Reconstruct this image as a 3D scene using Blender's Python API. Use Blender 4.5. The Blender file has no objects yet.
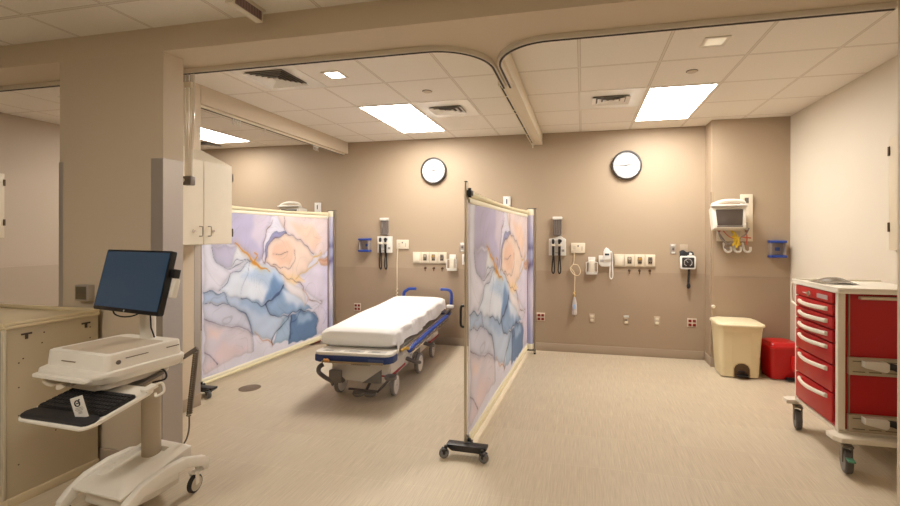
import bpy, bmesh, math, random
import numpy as np
from mathutils import Vector, Matrix
random.seed(7); np.random.seed(7)
C = bpy.context.scene.collection
SC = bpy.context.scene
PI = math.pi
def R(d): return math.radians(d)

# ------------------------------------------------------------ camera, light, exposure
F_PX, YAW, ROLL, CX, CY, EYE = 437.74, .2152, .0021, 486.74, 234.31, 1.54
cam = bpy.data.objects.new('camera', bpy.data.cameras.new('camera')); C.objects.link(cam)
cam.data.sensor_width = 36; cam.data.lens = F_PX / 900 * 36
cam.data.shift_x = (450 - CX) / 900; cam.data.shift_y = (CY - 253) / 900
fw = Vector((-math.sin(YAW), math.cos(YAW), 0)); rt = Vector((math.cos(YAW), math.sin(YAW), 0)); up = Vector((0, 0, 1))
r2 = rt * math.cos(ROLL) + up * math.sin(ROLL); u2 = -rt * math.sin(ROLL) + up * math.cos(ROLL)
M = Matrix((r2, u2, -fw)).transposed().to_4x4(); M.translation = (0, 0, EYE)
cam.matrix_world = M
cam.data.clip_start = .05
SC.camera = cam
w = bpy.data.worlds.new('world'); SC.world = w; w.use_nodes = True
w.node_tree.nodes['Background'].inputs[0].default_value = (1, .82, .62, 1)
w.node_tree.nodes['Background'].inputs[1].default_value = .15
SC.view_settings.view_transform = 'Standard'; SC.view_settings.look = 'None'
SC.view_settings.gamma = 1; SC.view_settings.use_curve_mapping = False
SC.view_settings.exposure = 0.42
LAMP_COL = (1, .955, .89)          # warm white troffer lamps
LAMP_BAY, LAMP_CORR_FILL, LAMP_SPOT = 23.0, 15.0, 16.0
H = 2.88; ZB = 2.722; YW = 5.833; YB = 5.555; XR = 2.29; XL = -6.3

# ------------------------------------------------------------ materials
def lin(c):
    return tuple(((x / 255 / 12.92) if x / 255 <= .04045 else ((x / 255 + .055) / 1.055) ** 2.4) for x in c)
MATS = {}
def mat(name, rgb, rough=.5, metal=0, bump=0, bscale=60, var=0, coat=0, trans=0, alpha=1, emit=None, emit_s=0, sheen=0, vscale=3):
    if name in MATS: return MATS[name]
    m = bpy.data.materials.new(name); m.use_nodes = True; nt = m.node_tree; b = nt.nodes['Principled BSDF']
    col = lin(rgb)
    b.inputs['Base Color'].default_value = (*col, 1)
    b.inputs['Roughness'].default_value = rough; b.inputs['Metallic'].default_value = metal
    if coat: b.inputs['Coat Weight'].default_value = coat
    if trans: b.inputs['Transmission Weight'].default_value = trans
    if alpha < 1: b.inputs['Alpha'].default_value = alpha
    if emit: b.inputs['Emission Color'].default_value = (*emit, 1); b.inputs['Emission Strength'].default_value = emit_s
    tc = nt.nodes.new('ShaderNodeTexCoord')
    if var:
        n = nt.nodes.new('ShaderNodeTexNoise'); n.inputs['Scale'].default_value = vscale; n.inputs['Detail'].default_value = 4
        nt.links.new(tc.outputs['Object'], n.inputs['Vector'])
        mx = nt.nodes.new('ShaderNodeMix'); mx.data_type = 'RGBA'
        mx.inputs[6].default_value = (*[x * (1 - var) for x in col], 1); mx.inputs[7].default_value = (*[min(1, x * (1 + var)) for x in col], 1)
        nt.links.new(n.outputs['Fac'], mx.inputs[0]); nt.links.new(mx.outputs[2], b.inputs['Base Color'])
    if bump:
        n2 = nt.nodes.new('ShaderNodeTexNoise'); n2.inputs['Scale'].default_value = bscale; n2.inputs['Detail'].default_value = 3
        nt.links.new(tc.outputs['Object'], n2.inputs['Vector'])
        bp = nt.nodes.new('ShaderNodeBump'); bp.inputs['Strength'].default_value = bump; bp.inputs['Distance'].default_value = .01
        nt.links.new(n2.outputs['Fac'], bp.inputs['Height']); nt.links.new(bp.outputs['Normal'], b.inputs['Normal'])
    MATS[name] = m; return m

def mathn(nt, op, a, b=None, c=None):
    n = nt.nodes.new('ShaderNodeMath'); n.operation = op
    for i, v in enumerate((a, b, c)):
        if v is None: continue
        if isinstance(v, (int, float)): n.inputs[i].default_value = v
        else: nt.links.new(v, n.inputs[i])
    return n.outputs[0]

def wall_mat(name, top, low=None, zsplit=1.06, rough=.62):
    m = bpy.data.materials.new(name); m.use_nodes = True; nt = m.node_tree; b = nt.nodes['Principled BSDF']
    g = nt.nodes.new('ShaderNodeNewGeometry'); sp = nt.nodes.new('ShaderNodeSeparateXYZ'); nt.links.new(g.outputs['Position'], sp.inputs[0])
    n = nt.nodes.new('ShaderNodeTexNoise'); n.inputs['Scale'].default_value = 1.3; n.inputs['Detail'].default_value = 5
    nt.links.new(g.outputs['Position'], n.inputs['Vector'])
    def two(c):
        c = lin(c); mx = nt.nodes.new('ShaderNodeMix'); mx.data_type = 'RGBA'
        mx.inputs[6].default_value = (*[x * .97 for x in c], 1); mx.inputs[7].default_value = (*[x * 1.03 for x in c], 1)
        nt.links.new(n.outputs['Fac'], mx.inputs[0]); return mx.outputs[2]
    out = two(top)
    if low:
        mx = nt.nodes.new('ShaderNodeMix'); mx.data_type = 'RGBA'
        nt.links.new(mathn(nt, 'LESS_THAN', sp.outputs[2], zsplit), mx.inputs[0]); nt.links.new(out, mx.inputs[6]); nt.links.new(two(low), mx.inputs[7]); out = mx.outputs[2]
    nt.links.new(out, b.inputs['Base Color']); b.inputs['Roughness'].default_value = rough
    n2 = nt.nodes.new('ShaderNodeTexNoise'); n2.inputs['Scale'].default_value = 220
    nt.links.new(g.outputs['Position'], n2.inputs['Vector'])
    bp = nt.nodes.new('ShaderNodeBump'); bp.inputs['Strength'].default_value = .12; bp.inputs['Distance'].default_value = .003
    nt.links.new(n2.outputs['Fac'], bp.inputs['Height']); nt.links.new(bp.outputs['Normal'], b.inputs['Normal'])
    return m

def ceil_mat(name, ox, oy, base=(240, 233, 222), line=(226, 217, 204)):
    S = .6096
    m = bpy.data.materials.new(name); m.use_nodes = True; nt = m.node_tree; b = nt.nodes['Principled BSDF']
    g = nt.nodes.new('ShaderNodeNewGeometry'); sp = nt.nodes.new('ShaderNodeSeparateXYZ'); nt.links.new(g.outputs['Position'], sp.inputs[0])
    def near(o, off):
        t = mathn(nt, 'DIVIDE', mathn(nt, 'SUBTRACT', o, off - 50 * S), S)
        fr = mathn(nt, 'FRACT', t)
        d = mathn(nt, 'MINIMUM', fr, mathn(nt, 'SUBTRACT', 1.0, fr))
        return mathn(nt, 'MULTIPLY', d, S)
    d = mathn(nt, 'MINIMUM', near(sp.outputs[0], ox), near(sp.outputs[1], oy))
    k = mathn(nt, 'LESS_THAN', d, .0115)
    gap = mathn(nt, 'MULTIPLY', mathn(nt, 'GREATER_THAN', d, .0085), k)
    n = nt.nodes.new('ShaderNodeTexNoise'); n.inputs['Scale'].default_value = 90; n.inputs['Detail'].default_value = 6
    nt.links.new(g.outputs['Position'], n.inputs['Vector'])
    c = lin(base); mx = nt.nodes.new('ShaderNodeMix'); mx.data_type = 'RGBA'
    mx.inputs[6].default_value = (*[x * .94 for x in c], 1); mx.inputs[7].default_value = (*[x * 1.04 for x in c], 1); nt.links.new(n.outputs['Fac'], mx.inputs[0])
    m2 = nt.nodes.new('ShaderNodeMix'); m2.data_type = 'RGBA'; nt.links.new(k, m2.inputs[0]); nt.links.new(mx.outputs[2], m2.inputs[6]); m2.inputs[7].default_value = (*lin(line), 1)
    m3 = nt.nodes.new('ShaderNodeMix'); m3.data_type = 'RGBA'; nt.links.new(gap, m3.inputs[0]); nt.links.new(m2.outputs[2], m3.inputs[6]); m3.inputs[7].default_value = (*lin((186, 170, 150)), 1)
    nt.links.new(m3.outputs[2], b.inputs['Base Color']); b.inputs['Roughness'].default_value = .85
    bp = nt.nodes.new('ShaderNodeBump'); bp.inputs['Strength'].default_value = .35; bp.inputs['Distance'].default_value = .004
    nt.links.new(n.outputs['Fac'], bp.inputs['Height']); nt.links.new(bp.outputs['Normal'], b.inputs['Normal'])
    return m

def floor_mat():
    m = bpy.data.materials.new('floor_vinyl_plank'); m.use_nodes = True; nt = m.node_tree; b = nt.nodes['Principled BSDF']
    g = nt.nodes.new('ShaderNodeNewGeometry')
    mp = nt.nodes.new('ShaderNodeMapping'); mp.inputs['Scale'].default_value = (170, 5, 1); nt.links.new(g.outputs['Position'], mp.inputs[0])
    n = nt.nodes.new('ShaderNodeTexNoise'); n.inputs['Scale'].default_value = 1; n.inputs['Detail'].default_value = 5; n.inputs['Roughness'].default_value = .6
    nt.links.new(mp.outputs[0], n.inputs['Vector'])
    mp2 = nt.nodes.new('ShaderNodeMapping'); mp2.inputs['Rotation'].default_value = (0, 0, 0); mp2.inputs['Location'].default_value = (.2, -.27, 0); nt.links.new(g.outputs['Position'], mp2.inputs[0])
    br = nt.nodes.new('ShaderNodeTexBrick'); br.offset = .5; br.inputs['Scale'].default_value = 1; br.inputs['Brick Width'].default_value = .9; br.inputs['Row Height'].default_value = .4515
    br.inputs['Mortar Size'].default_value = .0022; br.inputs['Mortar Smooth'].default_value = .2; br.inputs['Bias'].default_value = 0
    br.inputs['Color1'].default_value = (.47, .47, .47, 1); br.inputs['Color2'].default_value = (.53, .53, .53, 1); br.inputs['Mortar'].default_value = (.62, .62, .62, 1)
    nt.links.new(mp2.outputs[0], br.inputs['Vector'])
    cr = nt.nodes.new('ShaderNodeValToRGB'); e = cr.color_ramp.elements
    e[0].position = .28; e[0].color = (*lin((192, 177, 153)), 1); e[1].position = .72; e[1].color = (*lin((220, 205, 180)), 1)
    nt.links.new(n.outputs['Fac'], cr.inputs[0])
    mx = nt.nodes.new('ShaderNodeMix'); mx.data_type = 'RGBA'; mx.blend_type = 'OVERLAY'; mx.inputs[0].default_value = .6
    nt.links.new(cr.outputs[0], mx.inputs[6]); nt.links.new(br.outputs[0], mx.inputs[7]); nt.links.new(mx.outputs[2], b.inputs['Base Color'])
    b.inputs['Roughness'].default_value = .42; b.inputs['Specular IOR Level'].default_value = .35
    bp = nt.nodes.new('ShaderNodeBump'); bp.inputs['Strength'].default_value = .08; bp.inputs['Distance'].default_value = .002
    nt.links.new(n.outputs['Fac'], bp.inputs['Height']); nt.links.new(bp.outputs['Normal'], b.inputs['Normal'])
    return m

# ------------------------------------------------------------ mesh helpers
class MB:
    def __init__(s): s.bm = bmesh.new()
    def box(s, x0, x1, y0, y1, z0, z1, bevel=0, seg=2, tf=None):
        vs = [s.bm.verts.new(p) for p in ((x0, y0, z0), (x1, y0, z0), (x1, y1, z0), (x0, y1, z0), (x0, y0, z1), (x1, y0, z1), (x1, y1, z1), (x0, y1, z1))]
        fs = [s.bm.faces.new([vs[i] for i in f]) for f in ((3, 2, 1, 0), (4, 5, 6, 7), (0, 1, 5, 4), (1, 2, 6, 5), (2, 3, 7, 6), (3, 0, 4, 7))]
        es = list({e for f in fs for e in f.edges})
        if bevel:
            r = bmesh.ops.bevel(s.bm, geom=es, offset=bevel, segments=seg, profile=.5, affect='EDGES')
            vs = list({v for f in r['faces'] for v in f.verts} | {v for v in vs if v.is_valid})
        if tf is not None:
            for v in vs: v.co = tf @ v.co
        return s
    def prism(s, poly, z0, z1, bevel=0, axis='z', seg=2, tf=None, top=None):
        def P(a, b, h):
            return {'z': (a, b, h), 'y': (a, h, b), 'x': (h, a, b)}[axis]
        lo = [s.bm.verts.new(P(a, b, z0)) for a, b in poly]; hi = [s.bm.verts.new(P(a, b, z1)) for a, b in (top or poly)]
        n = len(poly); fs = [s.bm.faces.new(lo[::-1]), s.bm.faces.new(hi)]
        for i in range(n): fs.append(s.bm.faces.new([lo[i], lo[(i + 1) % n], hi[(i + 1) % n], hi[i]]))
        vs = lo + hi
        if bevel:
            es = list(set(fs[0].edges) | set(fs[1].edges))
            r = bmesh.ops.bevel(s.bm, geom=es, offset=bevel, segments=seg, profile=.5, affect='EDGES')
            vs = list({v for f in r['faces'] for v in f.verts} | {v for v in vs if v.is_valid})
        bmesh.ops.recalc_face_normals(s.bm, faces=s.bm.faces)
        if tf is not None:
            for v in vs: v.co = tf @ v.co
        return s
    def tube(s, pts, r, seg=10, closed=False, flat=1.0, radii=None):
        P = [Vector(p) for p in pts]; n = len(P); rings = []
        prev = None
        for i in range(n):
            if closed: t = P[(i + 1) % n] - P[i - 1]
            else: t = P[min(i + 1, n - 1)] - P[max(i - 1, 0)]
            t.normalize()
            if prev is None:
                a = Vector((0, 0, 1)) if abs(t.z) < .9 else Vector((1, 0, 0))
            else: a = prev
            x = (a - t * a.dot(t)).normalized(); y = t.cross(x); prev = x
            rr = radii[i] if radii else r
            rings.append([s.bm.verts.new(P[i] + (x * math.cos(2 * PI * k / seg) + y * math.sin(2 * PI * k / seg) * flat) * rr) for k in range(seg)])
        m = n if closed else n - 1
        for i in range(m):
            A, B = rings[i], rings[(i + 1) % n]
            for k in range(seg): s.bm.faces.new((A[k], A[(k + 1) % seg], B[(k + 1) % seg], B[k]))
        if not closed:
            s.bm.faces.new(rings[0][::-1]); s.bm.faces.new(rings[-1])
        return s
    def cyl(s, p0, p1, r, r1=None, seg=20):
        return s.tube([p0, p1], r, seg, radii=[r, r if r1 is None else r1])
    def lathe(s, prof, seg=28, org=(0, 0, 0), axis='z', tf=None):
        rings = []; o = Vector(org)
        for r, h in prof:
            ring = []
            for k in range(seg):
                a = 2 * PI * k / seg; c, sn = r * math.cos(a), r * math.sin(a)
                p = {'z': (c, sn, h), 'x': (h, c, sn), 'y': (sn, h, c)}[axis]
                v = Vector(p) + o
                if tf is not None: v = tf @ v
                ring.append(s.bm.verts.new(v))
            rings.append(ring)
        for A, B in zip(rings, rings[1:]):
            for k in range(seg): s.bm.faces.new((A[k], A[(k + 1) % seg], B[(k + 1) % seg], B[k]))
        s.bm.faces.new(rings[0][::-1]); s.bm.faces.new(rings[-1])
        return s
    def grid(s, fn, nu, nv):
        V = [[s.bm.verts.new(fn(i / nu, j / nv)) for j in range(nv + 1)] for i in range(nu + 1)]
        for i in range(nu):
            for j in range(nv): s.bm.faces.new((V[i][j], V[i + 1][j], V[i + 1][j + 1], V[i][j + 1]))
        return s
    def move(s, tf):
        for v in s.bm.verts: v.co = tf @ v.co
        return s
    def build(s, name, m, parent=None, label=None, ang=35, recalc=True):
        if recalc: bmesh.ops.recalc_face_normals(s.bm, faces=s.bm.faces)
        me = bpy.data.meshes.new(name); s.bm.to_mesh(me); s.bm.free()
        me.materials.append(m); me.shade_smooth(); me.set_sharp_from_angle(angle=R(ang))
        o = bpy.data.objects.new(name, me); C.objects.link(o)
        if parent is not None: o.parent = parent
        if label: o['label'] = label
        return o
def T(x=0, y=0, z=0): return Matrix.Translation((x, y, z))
def RX(d): return Matrix.Rotation(R(d), 4, 'X')
def RY(d): return Matrix.Rotation(R(d), 4, 'Y')
def RZ(d): return Matrix.Rotation(R(d), 4, 'Z')
def thing(name, label, cat, loc=(0, 0, 0), rz=0, group=None):
    o = bpy.data.objects.new(name, None); C.objects.link(o); o.empty_display_size = .1
    o.location = loc; o.rotation_euler = (0, 0, R(rz)); o['label'] = label; o['category'] = cat
    if group: o['group'] = group
    return o
def tag(o, label, cat, group=None):
    o['label'] = label; o['category'] = cat
    if group: o['group'] = group
    return o
def struct(o): o['kind'] = 'structure'; return o
KIDS = {}
def kids(o): return [c for c in bpy.data.objects if c.parent == o]
def dup(o, label=None, loc=None, rz=None, parent=None):
    c = o.copy(); C.objects.link(c); c.parent = parent
    for k in kids(o): dup(k, parent=c)
    if label: c['label'] = label
    if loc is not None: c.location = loc
    if rz is not None: c.rotation_euler = (0, 0, R(rz))
    return c
def bez(pts, n=12):
    """Catmull-Rom through the points."""
    P = [Vector(p) for p in pts]; P = [P[0] * 2 - P[1]] + P + [P[-1] * 2 - P[-2]]; out = []
    for i in range(1, len(P) - 2):
        for k in range(n):
            t = k / n; a, b, c, d = P[i - 1:i + 3]
            out.append(.5 * ((2 * b) + (c - a) * t + (2 * a - 5 * b + 4 * c - d) * t * t + (3 * b - a - 3 * c + d) * t ** 3))
    out.append(P[-2]); return out

# common materials
WHITE = mat('white_plastic', (226, 222, 214), .35)
WHITE_W = mat('warm_white_plastic', (222, 212, 192), .38)
CREAM = mat('cream_plastic', (224, 208, 170), .45)
STEEL = mat('brushed_steel', (188, 180, 172), .42, .55, bump=.05, bscale=200)
CHROME = mat('chrome', (205, 200, 192), .18, 1)
DARK = mat('dark_rubber', (42, 40, 40), .6)
BLACK = mat('black_plastic', (22, 22, 24), .4)
GREY = mat('grey_plastic', (112, 106, 98), .45)
GREYM = mat('grey_metal', (120, 112, 104), .4, .6)
BRONZE = mat('track_aluminium', (226, 216, 200), .5, 0)
SLOT = mat('track_slot', (48, 38, 32), .6)
BLUE = mat('blue_plastic', (34, 68, 156), .4)
NAVY = mat('navy_bumper', (34, 54, 108), .45)
RED = mat('red_plastic', (186, 12, 16), .35)

# ------------------------------------------------------------ structure
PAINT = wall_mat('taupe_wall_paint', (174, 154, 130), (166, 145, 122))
CREAMW = wall_mat('cream_wall_paint', (217, 206, 188), (213, 200, 181), zsplit=.9)
COLP = wall_mat('beige_column_paint', (208, 192, 168))
BEAMP = wall_mat('beige_beam_paint', (210, 194, 170))
BASE_M = mat('taupe_rubber_baseboard', (170, 152, 132), .45)
def sbox(name, m, *a, **k): return struct(MB().box(*a, **k).build(name, m))
sbox('floor', floor_mat(), -8, 4.2, -3.6, 6.0, -.1, 0)
sbox('ceiling', ceil_mat('ceiling_right_bay', -.027, 3.5924), -.58, XR + .2, 2.6, 6.0, H, H + .08)
sbox('ceiling', ceil_mat('ceiling_left_bay', -1.10, 3.5924), -3.5, -.58, 2.6, 6.0, H, H + .08)
sbox('ceiling', ceil_mat('ceiling_far_left_bay', -5.265, 3.64), -8, -3.5, 2.6, 6.0, H, H + .08)
sbox('ceiling', ceil_mat('ceiling_corridor', -2.74, 2.02), -8, 4.2, -3.6, 2.32, H, H + .08)
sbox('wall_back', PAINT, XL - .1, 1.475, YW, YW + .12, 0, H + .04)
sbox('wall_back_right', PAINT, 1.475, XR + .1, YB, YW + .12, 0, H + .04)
sbox('wall_right', CREAMW, XR, XR + .12, 2.6, YB, 0, H + .04)
sbox('wall_left', wall_mat('left_wall_paint', (188, 172, 152), (180, 164, 144), zsplit=1.16), XL - .12, XL, 2.6, YW, 0, H + .04)
sbox('wall_partition', COLP, -3.51, -3.36, 2.465, 3.3, 0, H)
sbox('wall_column_left', COLP, -3.522, -2.651, 2.3202, 2.465, 0, ZB)
sbox('wall_column_right', COLP, 1.553, XR + .12, 2.3202, 2.6, 0, ZB)
sbox('wall_column_far_left', COLP, -8, XL - .12, 2.32, 2.6, 0, ZB)
sbox('wall_corridor_front', CREAMW, -8, 4.2, -3.7, -3.6, 0, H)
sbox('wall_corridor_left', CREAMW, -8.1, -8, -3.6, 2.6, 0, H)
sbox('wall_corridor_right', CREAMW, 4.2, 4.3, -3.6, 2.6, 0, H)
sbox('wall_corridor_right_end', CREAMW, XR + .12, 4.2, 2.32, 2.6, 0, ZB)
sbox('trim_1', BEAMP, -8, 4.2, 2.32, 2.605, ZB, H + .04)                 # beam between corridor and bays
sbox('trim_2', BEAMP, -3.51, -3.356, 3.3, YW, 2.715, H)            # soffit over the opening on the left
def arcp(cx, cy, r, a0, a1, n=14): return [(cx + r * math.cos(R(a0 + (a1 - a0) * i / n)), cy + r * math.sin(R(a0 + (a1 - a0) * i / n))) for i in range(n + 1)]
struct(MB().prism(arcp(-.965, 2.982, .378, -90, 0) + arcp(-.195, 2.982, .378, 180, 270), ZB + .0005, H).build('trim_5', BEAMP))   # soffit filling the corner between the two tracks
# baseboards
def bb(name, *a): return sbox(name, BASE_M, *a, bevel=.003)
bb('baseboard_back', XL, 1.463, YW - .012, YW, 0, .105)
bb('baseboard_back_right_return', 1.463, 1.475, YB - .012, YW - .012, 0, .105)
bb('baseboard_back_right', 1.475, XR, YB - .012, YB, 0, .105)
bb('baseboard_right', XR - .012, XR, 2.6, YB - .012, 0, .105)
bb('baseboard_left', XL, XL + .012, 2.6, YW - .012, 0, .105)
bb('baseboard_partition', -3.36, -3.348, 2.465, 3.3, 0, .105)
bb('baseboard_column', -3.36, -2.651, 2.465, 2.477, 0, .105)
bb('baseboard_column_front', -3.522, -2.651, 2.308, 2.32, 0, .105)
bb('baseboard_column_side', -2.651, -2.64, 2.308, 2.477, 0, .105)
# wall protection joint lines
JOINT = mat('vinyl_joint', (158, 138, 118), .5)
sbox('trim_3', JOINT, 1.475, XR, YB - .0022, YB, 1.055, 1.06)
sbox('trim_4', mat('cream_joint', (196, 180, 156), .5), XL, XL + .002, 2.6, YW, 1.16, 1.165)

# ------------------------------------------------------------ corner guards
def guard(name, label, boxes, m=STEEL):
    b = MB()
    for a in boxes: b.box(*a, bevel=.0008, seg=1)
    return tag(b.build(name, m), label, 'corner guard')
guard('corner_guard', 'wide brushed steel corner guard on the right edge of the big column',
      [(-2.745, -2.651, 2.3165, 2.3195, .11, 2.03), (-2.6505, -2.648, 2.3165, 2.462, .11, 2.03)])
guard('corner_guard', 'narrow steel corner guard on the left edge of the big column, above the beige counter',
      [(-3.523, -3.49, 2.3165, 2.3195, .11, 2.03), (-3.5255, -3.5225, 2.3165, 2.45, .11, 2.03)])
guard('corner_guard', 'steel corner guard on the end of the partition wall below the wall cabinet',
      [(-3.3595, -3.357, 3.235, 3.302, .107, 1.445), (-3.5, -3.357, 3.3005, 3.303, .107, 2.03)])
ACR = mat('smoky_clear_guard', (176, 156, 132), .15, coat=.5)
guard('corner_guard', 'glossy tan corner guard strip on the wall corner left of the beige waste bin',
      [(1.472, 1.5, YB - .003, YB - .0002, .11, 2.04), (1.472, 1.4748, YB - .003, YB + .05, .11, 2.04)], ACR)

# ------------------------------------------------------------ ceiling lights
FRAME = mat('white_metal_frame', (224, 216, 202), .4)
def emis(name, s, col=LAMP_COL):
    return mat(name, (235, 232, 225), .5, emit=col, emit_s=s)
def troffer(cx, cy, label, m, lx=.595, ly=1.205):
    t = thing('ceiling_light', label, 'ceiling light', (cx, cy, H), group='recessed ceiling light panels')
    b = MB(); fw = .018
    b.box(-lx / 2, lx / 2, -ly / 2, -ly / 2 + fw, -.006, .0); b.box(-lx / 2, lx / 2, ly / 2 - fw, ly / 2, -.006, .0)
    b.box(-lx / 2, -lx / 2 + fw, -ly / 2 + fw, ly / 2 - fw, -.006, .0); b.box(lx / 2 - fw, lx / 2, -ly / 2 + fw, ly / 2 - fw, -.006, .0)
    b.build('frame', FRAME, t)
    MB().box(-lx / 2 + fw, lx / 2 - fw, -ly / 2 + fw, ly / 2 - fw, -.004, -.0005).build('diffuser', m, t)
    return t
EB = emis('lamp_bay', LAMP_BAY)
troffer(.886, 4.81, 'large bright ceiling panel light over the right bay near the second clock', EB)
troffer(-2.02, 4.81, 'large bright ceiling panel light over the bed in the middle bay', EB)
troffer(-4.98, 4.86, 'bright ceiling panel light seen through the opening above the wall cabinet', emis('lamp_far_bay', LAMP_BAY * .65))
EC = emis('lamp_corridor_fill', LAMP_CORR_FILL)  # unseen corridor fixtures, added to light the bays from the front
troffer(-2.4, -.4, 'added out-of-view corridor ceiling panel light behind the computer cart', EC)
troffer(1.4, -.4, 'added out-of-view corridor ceiling panel light behind the camera on the right', EC)
def downlight(cx, cy, label, m, s=.1):
    t = thing('downlight', label, 'ceiling light', (cx, cy, H))
    b = MB(); f = .022; h = s / 2 + f
    b.box(-h, h, -h, -s / 2, -.006, 0); b.box(-h, h, s / 2, h, -.006, 0); b.box(-h, -s / 2, -s / 2, s / 2, -.006, 0); b.box(s / 2, h, -s / 2, s / 2, -.006, 0)
    b.build('trim_ring', FRAME, t)
    MB().box(-s / 2, s / 2, -s / 2, s / 2, -.004, -.0008).build('lens', m, t)
    return t
downlight(-2.036, 3.324, 'small square lit downlight between the curtain track and the air vent', emis('lamp_spot', LAMP_SPOT), .12)
downlight(.894, 3.30, 'small square dimly lit downlight with a pale lens over the right bay', mat('lens_dim', (236, 232, 210), .12, coat=1, emit=(1, .9, .7), emit_s=.25), .12)  # lens gives off a faint warm glow
downlight(-4.97, 3.33, 'tiny bright downlight beside the column in the far left bay', emis('lamp_spot2', 3.0), .05)

# ------------------------------------------------------------ air vents
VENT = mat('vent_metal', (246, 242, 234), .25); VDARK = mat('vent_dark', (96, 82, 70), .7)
def vent(cx, cy, label, sx=.5, sy=.5, n=4, square=True, plate=None):
    t = thing('air_vent', label, 'air vent', (cx, cy, H))
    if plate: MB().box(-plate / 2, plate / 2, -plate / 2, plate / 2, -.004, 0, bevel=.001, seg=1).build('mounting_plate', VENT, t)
    MB().box(-sx / 2 + .01, sx / 2 - .01, -sy / 2 + .01, sy / 2 - .01, -.006, -.001).build('backing', VDARK, t)
    b = MB()
    for i in range(n):
        f = 1 - i / n * .86; g = f - .86 / n * .74
        X, Y, x, y = sx / 2 * f, sy / 2 * f, sx / 2 * g, sy / 2 * g
        z0, z1 = -.008 - .0 * i, -.024
        for (ax, ay, bx, by) in ((-1, -1, 1, -1), (1, -1, 1, 1), (1, 1, -1, 1), (-1, 1, -1, -1)):
            vs = [b.bm.verts.new(p) for p in ((ax * X, ay * Y, z1), (bx * X, by * Y, z1), (bx * x, by * y, z0), (ax * x, ay * y, z0))]
            b.bm.faces.new(vs)
            vs2 = [b.bm.verts.new(p) for p in ((ax * X, ay * Y, z1 + .0015), (bx * X, by * Y, z1 + .0015), (bx * x, by * y, z0 + .0015), (ax * x, ay * y, z0 + .0015))]
            b.bm.faces.new(vs2[::-1])
    f = .06
    b.box(-sx * .05, sx * .05, -sy * .05, sy * .05, -.02, -.012)
    b.build('louvre', VENT, t)
    return t
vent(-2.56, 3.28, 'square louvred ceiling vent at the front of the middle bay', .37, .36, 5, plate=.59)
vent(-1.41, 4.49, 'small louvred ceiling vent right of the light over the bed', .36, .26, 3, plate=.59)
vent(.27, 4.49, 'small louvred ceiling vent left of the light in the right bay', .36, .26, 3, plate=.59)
vent(-4.45, 3.94, 'dark louvred ceiling vent in the far left bay above the wall cabinet', .46, .46, 4)
vent(-5.5, 5.5, 'small louvred ceiling vent beyond the far left light', .3, .3, 3)
def sprinkler(cx, cy, label):
    t = MB().lathe([(.04, 0), (.042, -.004), (.038, -.008), (0.001, -.009)], 24).build('sprinkler_cover', mat('sprinkler_white', (205, 190, 170), .5)); t.location = (cx, cy, H)
    b = MB().lathe([(.046, 0), (.046, -.002), (.001, -.002)], 24).build('gap_ring', SLOT, t)
    return tag(t, label, 'sprinkler')
sprinkler(-1.425, 3.89, 'round concealed sprinkler cover in the middle bay ceiling')
sprinkler(.874, 3.862, 'round concealed sprinkler cover in the right bay ceiling')

# ------------------------------------------------------------ curtain tracks
def sweep_rect(b, path, w, h, zoff=0):
    P = [Vector(p) for p in path]; rings = []
    for i, p in enumerate(P):
        t = (P[min(i + 1, len(P) - 1)] - P[max(0, i - 1)]).normalized(); n = Vector((-t.y, t.x, 0))
        rings.append([b.bm.verts.new(p + n * (a * w / 2) + Vector((0, 0, zoff + c))) for a, c in ((-1, 0), (1, 0), (1, -h), (-1, -h))])
    for A, B in zip(rings, rings[1:]):
        for k in range(4): b.bm.faces.new((A[k], A[(k + 1) % 4], B[(k + 1) % 4], B[k]))
    b.bm.faces.new(rings[0][::-1]); b.bm.faces.new(rings[-1])
def track(label, path, brackets=()):
    t = thing('curtain_track', label, 'curtain track', (path[0][0], path[0][1], ZB), group='curtain tracks under the beam')
    o = Vector((path[0][0], path[0][1], 0)); q = [Vector((x, y, 0)) - o for x, y in path]
    b = MB(); sweep_rect(b, q, .034, .03); b.build('rail', BRONZE, t)
    b = MB(); sweep_rect(b, q, .014, .004, -.0301); b.build('slot', SLOT, t)
    return t
def arc(cx, cy, r, a0, a1, n=16): return [(cx + r * math.cos(R(a0 + (a1 - a0) * i / n)), cy + r * math.sin(R(a0 + (a1 - a0) * i / n))) for i in range(n + 1)]
YT = 2.622
track('grey curtain track along the beam over the middle bay, curving back towards the bed', [(-3.34, YT)] + arc(-.605 - .36, YT + .36, .36, -90, 0) + [(-.605, 3.40)])
track('grey curtain track along the beam over the right bay, curving back on the left', [(1.551, YT)] + arc(-.555 + .36, YT + .36, .36, 270, 180) + [(-.555, 3.40)])
track('dark curtain track over the far left bay beside the column', [(-8.0, YT), (-3.53, YT)])
# ceiling mounted boom between the bays
bt = thing('ceiling_boom', 'white ceiling channel running back between the two bays to the rear wall', 'ceiling channel', (-.58, 2.64, H))
MB().box(-.035, .062, .0, 3.188, -.155, 0, bevel=.004).build('channel', mat('channel_white', (224, 212, 190), .45), bt)
MB().box(-.082, -.036, .78, 3.188, -.155, -.11, bevel=.003).build('side_rail', mat('side_rail_white', (232, 222, 202), .4), bt)
b = MB(); y = .79
for L in (.30, .42, .12, .55, .36, .2, .16, .14):
    b.box(-.066, -.052, y, y + L - .035, -.1585, -.1552); y += L
b.build('slot', SLOT, bt, 'dark broken slot under the rail')
MB().cyl((-.06, 3.12, -.155), (-.06, 3.12, -.2), .007).build('end_pin', WHITE_W, bt)
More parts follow.
